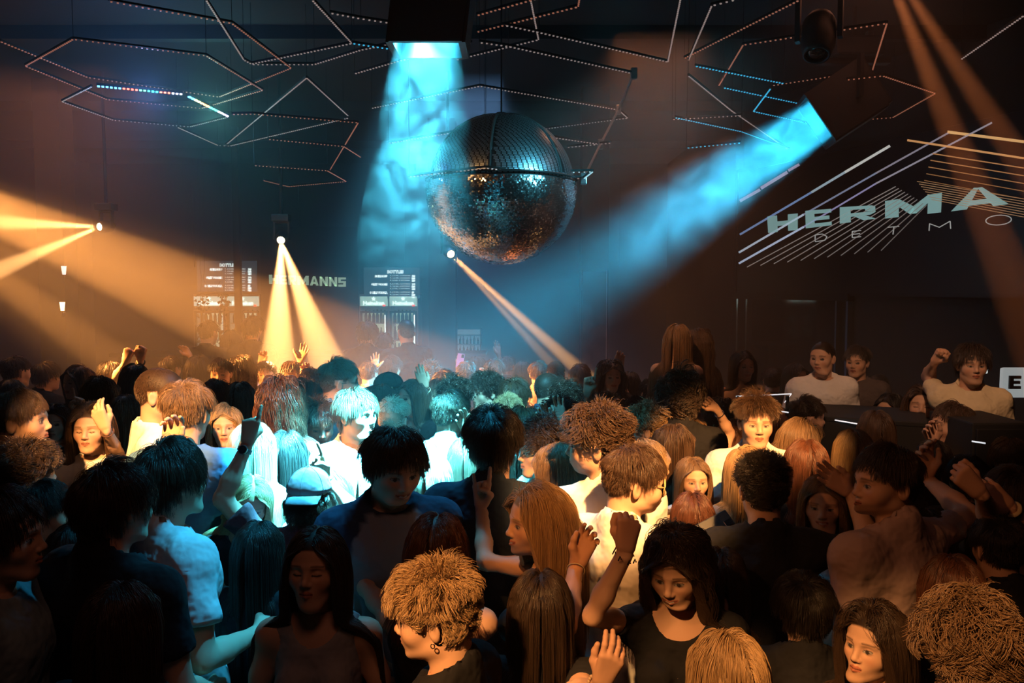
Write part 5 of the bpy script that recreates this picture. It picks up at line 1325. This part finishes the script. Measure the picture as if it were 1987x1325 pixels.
PEOPLE = [
# ---- the front row
dict(px=-2, ytop=952, hpx=185, yaw=100, hair='mop', hc='dark', tc=(.22,.30,.34), label='person in a blue-grey T-shirt cut off by the left edge, low down'),
dict(px=82, ytop=934, hpx=150, yaw=115, hair='neat', hc='black', tc=BK, label='person in black with head bowed, in deep shade near the left edge'),
dict(px=222, ytop=893, hpx=178, yaw=155, hair='mop', hc='dark', tc=BK, label='person with wavy dark hair in a black T-shirt, back turned, lower left'),
dict(px=336, ytop=851, hpx=165, yaw=150, byaw=135, hair='mop', hc='dark', tc=(.62,.64,.66), label='person in a white T-shirt lit blue along the shoulder, back turned'),
dict(px=230, ytop=1128, hpx=200, yaw=175, sex='f', hair='long', hc='dark', top='tee_f', tc=BK, label='person with long dark hair in the lower left corner, back turned'),
dict(px=612, ytop=1026, hpx=178, yaw=-6, byaw=0, sex='f', hair='long', hc='dark', top='tank', tc=(.30,.30,.32), shut=True, pitch=-6, label='person in a grey ribbed tank top facing forward with eyes closed'),
dict(px=600, ytop=905, hpx=140, yaw=175, hair='undercap', hc='dark', top='shortshirt', tc=PU, label='person in a backwards blue cap and purple patterned top, both arms up',
     arms={'L':((428,965,-.10),(480,862,-.15),(492,790,-.15),'away','point'), 'R':((700,1010,.05),(612,905,.05),(580,830,.02),'cam','point')}, extras=[x_cap((.36,.27,.30), True, (.42,.50,.55)), x_watch(1), x_band(0,(.5,.6,.1))], lod=0),
dict(px=757, ytop=823, hpx=150, yaw=30, byaw=20, hair='mop', hc='dark', tc=NV, raglan=(.26,.26,.29), smile=True, pitch=14, label='smiling person in a navy and grey raglan T-shirt looking down'),
dict(px=957, ytop=788, hpx=138, yaw=180, hair='mop', hc='black', tc=(.02,.03,.05), label='person with smooth black hair in a dark navy T-shirt, back turned, centre'),
dict(px=1045, ytop=938, hpx=165, yaw=-72, byaw=-110, sex='f', hair='slick', hc='blond', top='tank', tc=BK, smile=True, label='person with straight blond hair in profile, both hands raised, one making horns',
     arms={'L':((1100,1215,-.1),(1118,1100,.1),(1158,1000,.1),'cam','relax'), 'R':((918,1088,.1),(935,988,.1),(935,905,.1),'cam','horns')}, extras=[x_band(1,(.6,.55,.4),.0015), x_earring()]),
dict(px=850, ytop=996, hpx=168, yaw=170, sex='f', hair='bob', hc='auburn', top='vest', tc=BK, label='person with a brown bob clapping, back turned, behind the blond hair',
     arms={'R':((900,1200,.05),(860,1130,.1),(850,1060,.1),'cam','relax'), 'L':((710,1140,.05),(745,1105,.05),(775,1040,.05),'away','flat')}),
dict(px=1050, ytop=1106, hpx=180, yaw=178, sex='f', hair='bob', hc='dark', top='tee_f', tc=BK, label='person with a dark bob behind the raised hand, back turned, lower centre',
     arms={'R':((1110,1345,-.30),(1165,1330,-.55),(1205,1235,-.60),'away','relax')}, extras=[x_beads(0)]),
dict(px=852, ytop=1088, hpx=212, yaw=-98, byaw=-110, pitch=6, hair='messy', hc='blond', tc=BK, label='person with messy blond hair lit amber, lower centre, wearing a small ear ring', extras=[x_earring()]),
dict(px=1322, ytop=1017, hpx=172, yaw=-28, byaw=-15, pitch=14, sex='f', hair='wavy', hc='dark', top='low', tc=BK, smile=True, label='smiling person in a black lace-sleeved top looking down, hand held up',
     arms={'R':((1150,1195,-.05),(1212,1075,-.05),(1222,1010,-.05),'away','loose')}, extras=[x_lace(0)]),
dict(px=1412, ytop=1222, hpx=215, yaw=-160, sex='f', hair='bob', hc='blond', top='tee_f', tc=BK, label='person with short blond hair at the bottom edge, back turned'),
dict(px=1480, ytop=878, hpx=150, yaw=180, hair='crop', hc='black', tc=BK, label='broad person in a black T-shirt with cropped curls, hand to the brow, back turned',
     arms={'R':((1700,1075,.02),(1650,955,.0),(1570,895,-.02),'cam','flat')}),
dict(px=1222, ytop=862, hpx=145, yaw=98, byaw=140, pitch=6, hair='neat', hc='brown', tc=W_, label='person in sunglasses and a white T-shirt turned to the right', extras=[x_glasses(True)]),
dict(px=1165, ytop=788, hpx=135, yaw=-105, byaw=-160, hair='curly', hc='brown', tc=W_, label='person with curly brown hair and brightly lit white T-shirt, facing left'),
dict(px=1345, ytop=886, hpx=104, yaw=4, sex='f', hair='long', hc='light', top='vest', tc=W_, label='person with long parted hair, face brightly lit, facing forward right of the sunglasses'),
dict(px=1345, ytop=953, hpx=125, yaw=178, sex='f', hair='long', hc='auburn', top='tee_f', tc=BK, label='person with smooth auburn hair, back turned, below the brightly lit face'),
dict(px=1722, ytop=860, hpx=160, yaw=-82, byaw=-150, hair='neat', hc='dark', tc=(.42,.30,.28), label='person with a mop of dark hair in a dusky pink T-shirt, in profile',
     arms={'R':((1880,1000,.08),(1800,930,.25),(1790,870,.25),'cam','relax')}),
dict(px=1602, ytop=922, hpx=128, yaw=-22, byaw=0, sex='f', hair='long', hc='light', top='tee_f', tc=W_, smile=True, label='smiling person with long light hair beside the raised forearm'),
dict(px=1695, ytop=1172, hpx=198, yaw=-58, byaw=-80, pitch=-4, sex='f', hair='slick', hc='dark', top='tee_f', tc=BK, label='person with sleek dark hair in profile, face lit amber, lower right'),
dict(px=1885, ytop=1152, hpx=215, yaw=175, hair='ringlet', hc='light', tc=BK, label='person with light ringlet curls in the lower right corner'),
dict(px=1850, ytop=1075, hpx=165, yaw=180, sex='f', hair='long', hc='auburn', top='tee_f', tc=BK, label='person with dark red hair, back turned, above the ringlet curls'),
dict(px=1965, ytop=905, hpx=140, yaw=-150, byaw=-170, hair='mop', hc='dark', tc=BK, label='person at the right edge with both forearms raised and a pale wristband',
     arms={'L':((1925,1010,-.2),(1905,960,-.3),(1880,935,-.3),'away','loose'), 'R':((2010,1060,-.2),(1960,985,-.3),(1900,935,-.3),'away','relax')}, extras=[x_band(0,(.6,.5,.3),.009)]),
# ---- left side, middle distance
dict(px=38, ytop=757, hpx=118, yaw=105, byaw=120, hair='neat', hc='brown', tc=BK, label='person with short brown hair in profile in black at the left edge'),
dict(px=55, ytop=857, hpx=128, yaw=150, hair='curly', hc='dark', tc=BK, label='person with thick wavy dark hair below the profile at the left edge'),
dict(px=104, ytop=782, hpx=82, yaw=18, sex='f', hair='long', hc='black', top='long', tc=BK, label='person with long black hair in black behind the left profile'),
dict(px=176, ytop=783, hpx=98, yaw=8, sex='f', hair='slick', hc='brown', top='tee_f', tc=W_, shut=True, label='person in a pale top with eyes closed and a hand at the brow',
     arms={'L':((228,880,-.05),(207,835,-.08),(190,800,-.10),'away','relax')}, extras=[x_band(1,(.1,.05,.04),.003)]),
dict(px=193, ytop=730, hpx=78, yaw=165, sex='f', hair='bob', hc='black', top='long', tc=BK, label='person in black sleeves and bracelets pointing up at the left',
     arms={'L':((150,850,-.05),(153,805,-.08),(152,765,-.08),'cam','point')}, extras=[x_band(1,(.8,.7,.5),.004,.01,True), x_band(1,(.8,.7,.5),.004,.03,True)]),
dict(px=150, ytop=708, hpx=62, yaw=-25, sex='f', hair='side', hc='brown', top='tee_f', tc=BK, label='person with side-swept brown hair glancing left above the pointing hand'),
dict(px=215, ytop=700, hpx=62, yaw=60, hair='neat', hc='dark', tc=BK, label='person whose two fists are raised at the left, short dark hair',
     arms={'R':((225,735,-.02),(243,705,-.02),(248,688,-.02),'away','fist'), 'L':((280,735,-.02),(272,700,-.02),(275,682,-.02),'cam','fist')}, extras=[x_band(1,(.02,.02,.02),.007,.01)]),
dict(px=312, ytop=713, hpx=108, yaw=95, byaw=110, hair='buzz', hc='brown', top='shirt', tc=(.80,.78,.72), label='person in a glaring white collared shirt with cropped hair, hand at chin',
     arms={'R':((285,930,-.05),(325,880,-.05),(335,835,-.05),'cam','relax')}),
dict(px=362, ytop=741, hpx=113, yaw=178, hair='neat', hc='light', top='polo', tc=(.10,.22,.42), label='person with neat fair hair and a blue top, back turned, beside the white shirt'),
dict(px=428, ytop=695, hpx=58, yaw=8, hair='neat', hc='dark', tc=BK, smile=True, label='smiling dark-haired person facing forward beyond the blue top'),
dict(px=436, ytop=785, hpx=88, yaw=14, sex='f', hair='side', hc='blond', top='tank', tc=PK, label='person with side-parted blond hair, face washed out by amber light'),
dict(px=418, ytop=737, hpx=72, yaw=165, sex='f', hair='slick', hc='dark', top='tee_f', tc=BK, label='person with sleek dark hair, back turned, left one behind the washed out face'),
dict(px=466, ytop=740, hpx=76, yaw=175, sex='f', hair='long', hc='brown', top='tee_f', tc=BK, label='person with straight brown hair, back turned, right one behind the washed out face'),
dict(px=545, ytop=734, hpx=104, yaw=172, sex='f', hair='wavy', hc='auburn', top='tank', tc=BK, label='person with long wavy auburn hair, back turned, under the amber beams'),
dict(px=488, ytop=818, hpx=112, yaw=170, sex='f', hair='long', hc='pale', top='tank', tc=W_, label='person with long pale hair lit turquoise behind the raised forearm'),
dict(px=478, ytop=915, hpx=118, yaw=22, pitch=18, roll=8, sex='f', hair='long', hc='blond', top='low', tc=BK, smile=True, label='person with long blond hair laughing downward, below the raised forearm'),
dict(px=556, ytop=836, hpx=108, yaw=178, sex='f', hair='bob', hc='black', top='tee_f', tc=BK, label='person with a shiny black bob, back turned, behind the pointing hand'),
dict(px=617, ytop=773, hpx=98, yaw=24, pitch=12, hair='tousle', hc='brown', tc=W_, label='person with tousled brown hair frowning downward, left of the broad smile'),
dict(px=690, ytop=755, hpx=108, yaw=58, byaw=40, hair='mop', hc='brown', tc=(.85,.85,.85), smile=True, label='person in a glaring white T-shirt smiling to the right, centre'),
dict(px=657, ytop=697, hpx=84, yaw=112, byaw=130, hair='fade', hc='light', tc=(.30,.40,.48), label='person with fair hair and thin glasses turned right under the amber beams', extras=[x_glasses(False)]),
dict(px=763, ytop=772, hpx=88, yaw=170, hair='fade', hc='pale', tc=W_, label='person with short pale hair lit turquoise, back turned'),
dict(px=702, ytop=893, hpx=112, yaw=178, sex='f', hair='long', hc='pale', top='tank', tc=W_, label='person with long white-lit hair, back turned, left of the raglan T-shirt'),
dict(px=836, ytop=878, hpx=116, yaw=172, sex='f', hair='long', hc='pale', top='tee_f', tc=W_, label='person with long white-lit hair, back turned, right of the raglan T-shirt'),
dict(px=797, ytop=738, hpx=76, yaw=-42, sex='f', hair='side', hc='brown', top='tank', tc=W_, pitch=-8, label='person with swept hair looking up left, one open hand raised',
     arms={'L':((843,800,.0),(826,755,-.05),(812,716,-.05),'away','flat')}, extras=[x_band(1,(.7,.65,.4),.004)]),
dict(px=752, ytop=722, hpx=66, yaw=-80, hair='undercap', hc='black', tc=BK, label='person wearing a dark peaked cap facing left in the blue haze', extras=[x_cap((.02,.07,.09))]),
dict(px=872, ytop=757, hpx=104, yaw=140, byaw=170, hair='neat', hc='brown', top='vest', tc=W_, label='person in a white sleeveless vest with a hand over the face',
     arms={'R':((888,890,-.02),(915,850,.1),(892,800,.12),'cam','relax')}, extras=[x_band(0,(.7,.6,.4),.003)]),
dict(px=885, ytop=733, hpx=78, yaw=150, hair='curly', hc='dark', tc=BK, label='person with tight dark curls behind the white vest'),
dict(px=943, ytop=722, hpx=72, yaw=-62, hair='curly', hc='dark', tc=BK, label='person with dark curls in profile left, centre of the turquoise light'),
dict(px=1000, ytop=733, hpx=78, yaw=170, hair='mop', hc='brown', tc=BK, label='person with a brown mop, back turned, centre distance'),
dict(px=987, ytop=765, hpx=80, yaw=150, hair='fade', hc='blond', tc=GY, label='person with combed blond hair lit turquoise, behind the black-haired head'),
dict(px=1014, ytop=790, hpx=84, yaw=160, sex='f', hair='slick', hc='light', top='tee_f', tc=BK, label='person wearing a black headband, back turned', extras=[x_headband((.015,.015,.018))]),
dict(px=1064, ytop=723, hpx=74, yaw=130, hair='buzz', hc='dark', tc=NV, label='person with shaved dark hair turned away, centre right distance'),
dict(px=1100, ytop=742, hpx=76, yaw=25, hair='curly', hc='dark', tc=BK, label='person with dark curls over a turquoise lit face, facing forward'),
dict(px=1092, ytop=772, hpx=84, yaw=35, hair='curly', hc='black', tc=BK, label='person with wet-looking black curls, two hands before the face',
     arms={'R':((1060,880,-.1),(1063,835,-.15),(1052,802,-.15),'cam','relax'), 'L':((1105,870,-.1),(1092,825,-.15),(1080,780,-.15),'cam','pinch')}),
dict(px=1050, ytop=815, hpx=118, yaw=-68, hair='curly', hc='dark', tc=W_, label='person with dark curls in profile left, beside the black-haired head'),
dict(px=1082, ytop=858, hpx=122, yaw=-112, sex='f', hair='long', hc='light', top='tee_f', tc=BK, label='person with straight light brown hair half blue half amber'),
dict(px=1250, ytop=785, hpx=94, yaw=-95, hair='curly', hc='blond', tc=W_, label='person with blond curls, face blown out by amber light'),
dict(px=1255, ytop=855, hpx=118, yaw=100, sex='f', hair='side', hc='blond', top='tee_f', tc=BK, label='person with swept blond hair just behind the sunglasses'),
dict(px=1236, ytop=765, hpx=74, yaw=170, hair='afro', hc='black', tc=BK, label='person with a short black afro beyond the blond curls'),
dict(px=1182, ytop=765, hpx=76, yaw=175, hair='tousle', hc='light', tc=BK, label='person with wispy grey-lit hair, back turned'),
dict(px=1152, ytop=772, hpx=78, yaw=170, hair='curly', hc='black', tc=BK, label='person pointing one finger up in turquoise light, centre right',
     arms={'R':((1130,800,-.05),(1140,765,-.08),(1146,728,-.08),'cam','point')}),
dict(px=1322, ytop=722, hpx=92, yaw=170, hair='ringlet', hc='dark', tc=BK, label='person with a big dark cloud of curls in amber haze'),
dict(px=1340, ytop=815, hpx=86, yaw=-35, byaw=-20, hair='tousle', hc='blond', tc=W_, label='person with one bare arm bent overhead, hand dangling, right of centre',
     arms={'L':((1418,835,.0),(1392,795,-.02),(1362,772,-.02),'cam','loose')}, extras=[x_band(1,(.75,.6,.3),.003,.03,True)]),
dict(px=1308, ytop=822, hpx=96, yaw=120, sex='f', hair='bob', hc='brown', top='tee_f', tc=BK, label='person with shoulder-length brown hair left of the bent arm'),
dict(px=1468, ytop=767, hpx=106, yaw=-6, hair='tousle', hc='brown', tc=(.82,.80,.76), label='person in a white T-shirt facing forward, tousled hair, face glaring'),
dict(px=1548, ytop=813, hpx=102, yaw=100, byaw=130, sex='f', hair='slick', hc='light', top='tank', tc=BK, label='person with long glossy light brown hair turned right, beside the glaring face'),
dict(px=1447, ytop=865, hpx=108, yaw=178, sex='f', hair='side', hc='blond', top='tank', tc=BK, label='person with bright blond hair in a strap top below the glaring face'),
dict(px=1567, ytop=770, hpx=86, yaw=98, hair='fade', hc='dark', tc=BK, label='person with short dark hair in profile right before the booth'),
dict(px=1565, ytop=852, hpx=112, yaw=172, sex='f', hair='long', hc='auburn', top='tee_f', tc=BK, label='person with long auburn hair, back turned, left of the blond streaks'),
dict(px=1657, ytop=832, hpx=104, yaw=170, sex='f', hair='long', hc='blond', top='tee_f', tc=BK, label='person with long blond streaked hair, back turned, before the booth'),
dict(px=1700, ytop=795, hpx=92, yaw=172, sex='f', hair='long', hc='brown', top='tee_f', tc=BK, label='person with long straight brown hair right of the blond streaks'),
dict(px=1790, ytop=750, hpx=82, yaw=-28, pitch=-8, sex='f', hair='slick', hc='brown', top='low', tc=BK, shut=True, label='person with hair drawn back, eyes closed, in a black choker', extras=[x_necklace((.015,.015,.015),.004)]),
dict(px=1846, ytop=780, hpx=92, yaw=-88, byaw=-110, hair='neat', hc='brown', tc=W_, label='person with short hair and a white T-shirt in profile below the tall dancer',
     arms={'R':((1830,880,-.05),(1812,865,-.08),(1800,825,-.1),'cam','relax')}),
dict(px=1812, ytop=853, hpx=96, yaw=176, sex='f', hair='long', hc='dark', top='tee_f', tc=BK, label='person with long dark hair between the pink T-shirt and the white one'),
dict(px=1878, ytop=885, hpx=112, yaw=170, hair='mop', hc='black', tc=BK, label='person with flat black hair left of the crossed forearms'),
dict(px=1955, ytop=842, hpx=92, yaw=-20, pitch=20, hair='mop', hc='brown', tc=BK, label='person with messy hair and bowed lit forehead at the right edge'),
# ---- on the stage and beside the booth
dict(px=1888, ytop=667, hpx=86, yaw=-14, byaw=-10, hair='mop', hc='dark', tc=(.72,.62,.42), platform=.4, label='tall person on the stage in a cream T-shirt and dark necklace, fist raised',
     arms={'R':((1800,730,.0),(1812,705,-.05),(1830,680,-.1),'cam','fist')}, extras=[x_necklace(), x_print('x',1.27,.07)]),
dict(px=1600, ytop=662, hpx=76, yaw=-42, byaw=-12, hair='buzz', hc='dark', tc=W_, platform=.4, label='person on the stage in a loose white T-shirt looking left', extras=[x_print('x',1.30,.02)]),
dict(px=1664, ytop=671, hpx=70, yaw=-40, hair='neat', hc='dark', top='shirt', tc=(.10,.08,.08), platform=.4, label='person in a dark open shirt just right of the white T-shirt on the stage'),
dict(px=1704, ytop=725, hpx=60, yaw=-65, hair='buzz', hc='dark', tc=W_, platform=.2, label='person with glasses in a white top in profile right of the booth', extras=[x_glasses(False)]),
dict(px=1728, ytop=762, hpx=82, yaw=-50, sex='f', hair='long', hc='black', top='tee_f', tc=BK, label='person with long black hair before the glasses wearer'),
dict(px=1316, ytop=628, hpx=66, yaw=150, sex='f', hair='long', hc='light', top='tank', tc=PK, platform=.4, legc=(.5,.2,.35), label='person raised above the crowd with very long light hair, back turned'),
dict(px=1354, ytop=640, hpx=64, yaw=-150, sex='f', hair='wavy', hc='brown', top='vest', tc=GY, platform=.4, label='person with wavy hair beside the raised long-haired dancer'),
dict(px=1442, ytop=680, hpx=62, yaw=10, sex='f', hair='long', hc='dark', top='tube', tc=GY, platform=.2, label='person with long dark hair in deep shade before the chrome uprights'),
dict(px=1545, ytop=705, hpx=58, yaw=30, sex='f', hair='side', hc='dark', top='tee_f', tc=BK, platform=.2, label='person in deep shade left of the white T-shirt on the stage'),
]
FAR = [ # px, ytop, hpx, yaw, sex, hair, hair colour, top colour, words
 (404,622,44,170,'m','neat','black',BK,'person silhouetted against the ivy-covered fridge'), (448,640,42,190,'f','bob','black',BK,'person silhouetted low between the left fridges'), (490,612,46,175,'m','mop','black',BK,'person silhouetted at the right edge of the left fridges'),
 (712,622,46,185,'m','mop','black',BK,'person silhouetted against the left of the right fridge pair'), (744,646,44,170,'m','neat','black',BK,'person standing low between the right fridges'), (788,620,46,200,'m','buzz','black',BK,'person silhouetted against the rightmost fridge'),
 (925,690,46,170,'f','bob','dark',BK,'person holding a pink phone case up near the bottle shelf'),
 (30,690,60,160,'m','neat','dark',GY,'person with a grey back near the left edge, far back'), (90,700,58,150,'m','mop','dark',BK,'person left of the side-swept hair, far back'), (20,735,66,170,'f','long','dark',BK,'person with long dark hair above the left profile'),
 (262,705,66,175,'f','long','dark',BK,'person with long dark hair behind the cropped head'), (245,765,82,165,'f','long','brown',(.08,.08,.1),'person with long brown hair left of the white collared shirt'), (330,690,52,170,'m','neat','dark',BK,'person just above the cropped head'), (382,690,50,170,'f','slick','dark',BK,'person left of the smiling far face'),
 (470,690,54,160,'f','wavy','dark',BK,'person with wavy hair right of the smiling far face'), (515,700,54,10,'m','neat','dark',BK,'person facing forward in the left amber beam'), (566,700,56,5,'m','mop','brown',W_,'person facing forward between the amber beams'), (602,712,60,-20,'m','neat','brown',W_,'person at the foot of the right amber beam'),
 (632,742,64,12,'f','side','brown',W_,'smiling person left of the thin glasses'), (590,735,62,160,'f','slick','dark',BK,'person with sleek hair at the foot of the amber beams'), (715,700,50,175,'m','neat','dark',GY,'person right of the thin glasses in blue haze'), (760,688,50,160,'m','mop','dark',BK,'person above the peaked cap in blue haze'),
 (740,745,72,150,'f','bob','dark',BK,'person between the smile and the peaked cap'), (835,700,50,170,'m','curly','dark',GY,'person with curls above the open hand in blue haze'), (862,715,56,165,'m','mop','dark',BK,'person right of the open hand'), (905,700,50,180,'m','neat','dark',BK,'person above the dark curls in blue haze'),
 (848,735,62,170,'f','bob','pale',W_,'person with a pale round head right of the open hand'), (960,695,50,165,'m','mop','dark',BK,'person with both fists up in turquoise light'), (1015,700,50,170,'f','long','dark',BK,'person making a round finger sign above the crowd'), (985,690,44,160,'m','neat','dark',BK,'person with one bare arm straight up near the bottle shelf'),
 (1045,700,52,170,'m','neat','brown',PK,'person left of the amber lit bald-looking head'), (1078,700,54,185,'m','buzz','light',PK,'person with a shaved head lit by the thin amber beams'), (1125,705,54,170,'m','mop','brown',BK,'person where the thin amber beams land'), (1185,700,58,10,'f','wavy','dark',BK,'person facing forward right of where the thin beams land'),
 (1222,720,58,165,'f','long','dark',PK,'person in amber haze left of the raised dancers'), (1265,735,66,175,'m','neat','dark',BK,'person just below the raised long-haired dancer'), (1130,745,68,160,'f','bob','dark',BK,'person behind the turquoise lit face'),
 (1290,790,84,160,'f','long','brown',PK,'person between the blond curls and the cloud of curls'), (1400,775,72,165,'f','wavy','dark',BK,'person behind the dangling hand'), (1420,815,84,175,'f','wavy','auburn',BK,'person between the bent arm and the glaring face'),
 (1510,790,80,165,'f','long','auburn',BK,'person with long red hair right of the glaring face'), (1500,712,56,160,'m','neat','dark',BK,'person in the dark left of the stage'),
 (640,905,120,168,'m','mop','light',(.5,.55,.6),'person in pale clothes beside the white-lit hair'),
 (905,850,108,176,'f','bob','brown',GY,'person behind the navy T-shirt, left'), (1010,850,112,172,'f','bob','dark',GY,'person behind the navy T-shirt, right'),
 (1940,1000,150,176,'m','neat','black',BK,'person in black under the crossed forearms'), (1800,985,150,172,'f','long','dark',BK,'person in shade right of the dusky pink T-shirt'), (150,1010,165,165,'f','long','black',BK,'person in deep shade between two dark-haired backs'), (1400,1060,160,176,'f','long','dark',BK,'person in deep shade beside the lace-sleeved top'),
 (500,1010,150,170,'f','long','black',BK,'person in deep shade under the raised forearm'), (1560,1110,175,176,'m','mop','black',BK,'person in deep shade below the broad black T-shirt, one finger raised'),
]
FARM = {'person in deep shade below the broad black T-shirt, one finger raised': {'R':((1500,1400,.05),(1552,1335,.05),(1540,1260,.05),'cam','point')},
 'person with both fists up in turquoise light': {'L':((925,765,0),(938,735,-.02),(937,705,-.02),'cam','fist'), 'R':((985,760,0),(965,728,-.02),(955,702,-.02),'cam','fist')},
 'person making a round finger sign above the crowd': {'R':((1015,770,0),(1022,735,-.02),(1033,695,-.02),'cam','pinch')},
 'person with one bare arm straight up near the bottle shelf': {'L':((978,725,0),(968,690,-.02),(962,652,-.02),'cam','flat')},
 'person holding a pink phone case up near the bottle shelf': {'L':((895,745,0),(893,715,-.02),(893,690,-.02),'cam','relax')},
 'person left of the smiling far face': {'L':((368,720,0),(370,692,-.02),(352,668,-.02),'cam','relax')},
 'person at the foot of the right amber beam': {'R':((585,755,0),(588,738,-.05),(592,712,-.05),'cam','relax')},
 'person right of the thin glasses in blue haze': {'R':((728,745,0),(727,720,-.02),(728,690,-.02),'cam','open')},
 'person facing forward right of where the thin beams land': {'L':((1205,745,0),(1203,715,-.02),(1204,700,-.02),'cam','relax')},
 'person facing forward in the left amber beam': {'R':((500,745,0),(505,710,-.02),(515,670,-.02),'cam','relax')},
 'person facing forward between the amber beams': {'L':((585,735,0),(582,705,-.02),(590,680,-.02),'cam','open')},
}
def _cur(px, py, dd): return px, py, dd
ALL = [dict(kw) for kw in PEOPLE]+[dict(px=px, ytop=yt, hpx=hp, yaw=yw, sex=sx, hair=hr, hc=hcol, top='tee' if sx == 'm' else 'tee_f', tc=tcol, label=lab_, arms=FARM.get(lab_)) for (px, yt, hp, yw, sx, hr, hcol, tcol, lab_) in FAR]
# let everyone step a little nearer or further until nobody stands inside a neighbour
_dep = lambda k: FPX*.238/(k['hpx']*(.86 if k['hpx'] > 100 else .90 if k['hpx'] > 70 else .95))
D0 = np.array([_dep(k) for k in ALL]); X0 = np.array([(k['px']-CX)/FPX for k in ALL]); D = D0.copy()
for it in range(60):
    dx = X0[:,None]*D[:,None]-(X0*D)[None]; dd_ = D[:,None]-D[None]; r_ = np.sqrt(dx**2+dd_**2)+np.eye(len(D))*9
    push = np.where(r_ < .36, (.36-r_)*.25*np.where(dd_ == 0, np.sign(np.arange(len(D))[:,None]-np.arange(len(D))[None]), np.sign(dd_)), 0).sum(1)
    D = np.clip(D+push, D0*np.where(D0 < 3.1, .97, .94), D0*np.where(D0 < 3.1, 1.04, 1.07))
for k, d0, d1 in zip(ALL, D0, D): k['hpx'] = FPX*.238/d1; k['hsize'] = d0; person(**k)
# phones in two raised hands
def phone(p, R, label, m):
    e = empty('phone', label, 'phone', p)
    part('phone_case', MB().box(p, (.072,.009,.148), R, bev=.004), m, e); part('camera_bump', MB().box(p+R@V(.018,-.006,.05), (.026,.004,.034), R, bev=.0015), M['glass'], e); part('phone_screen', MB().box(p+R@V(0,.0052,0), (.066,.001,.140), R), M['glass'], e)
if 'DBG' in globals():
    for r_ in REPORT: print('PERSON', r_)
phone(P(893,700,FPX*.238/46-.05), rotx(-.3)@roty(.15), 'phone in a pink case held up near the bottle shelf', mat('pink_case', (.55,.16,.26), .5))
phone(P(1388,1018,3.35), rotx(-.7)@roty(1.1), 'dark phone held low beside the smooth auburn hair', M['plastic'])
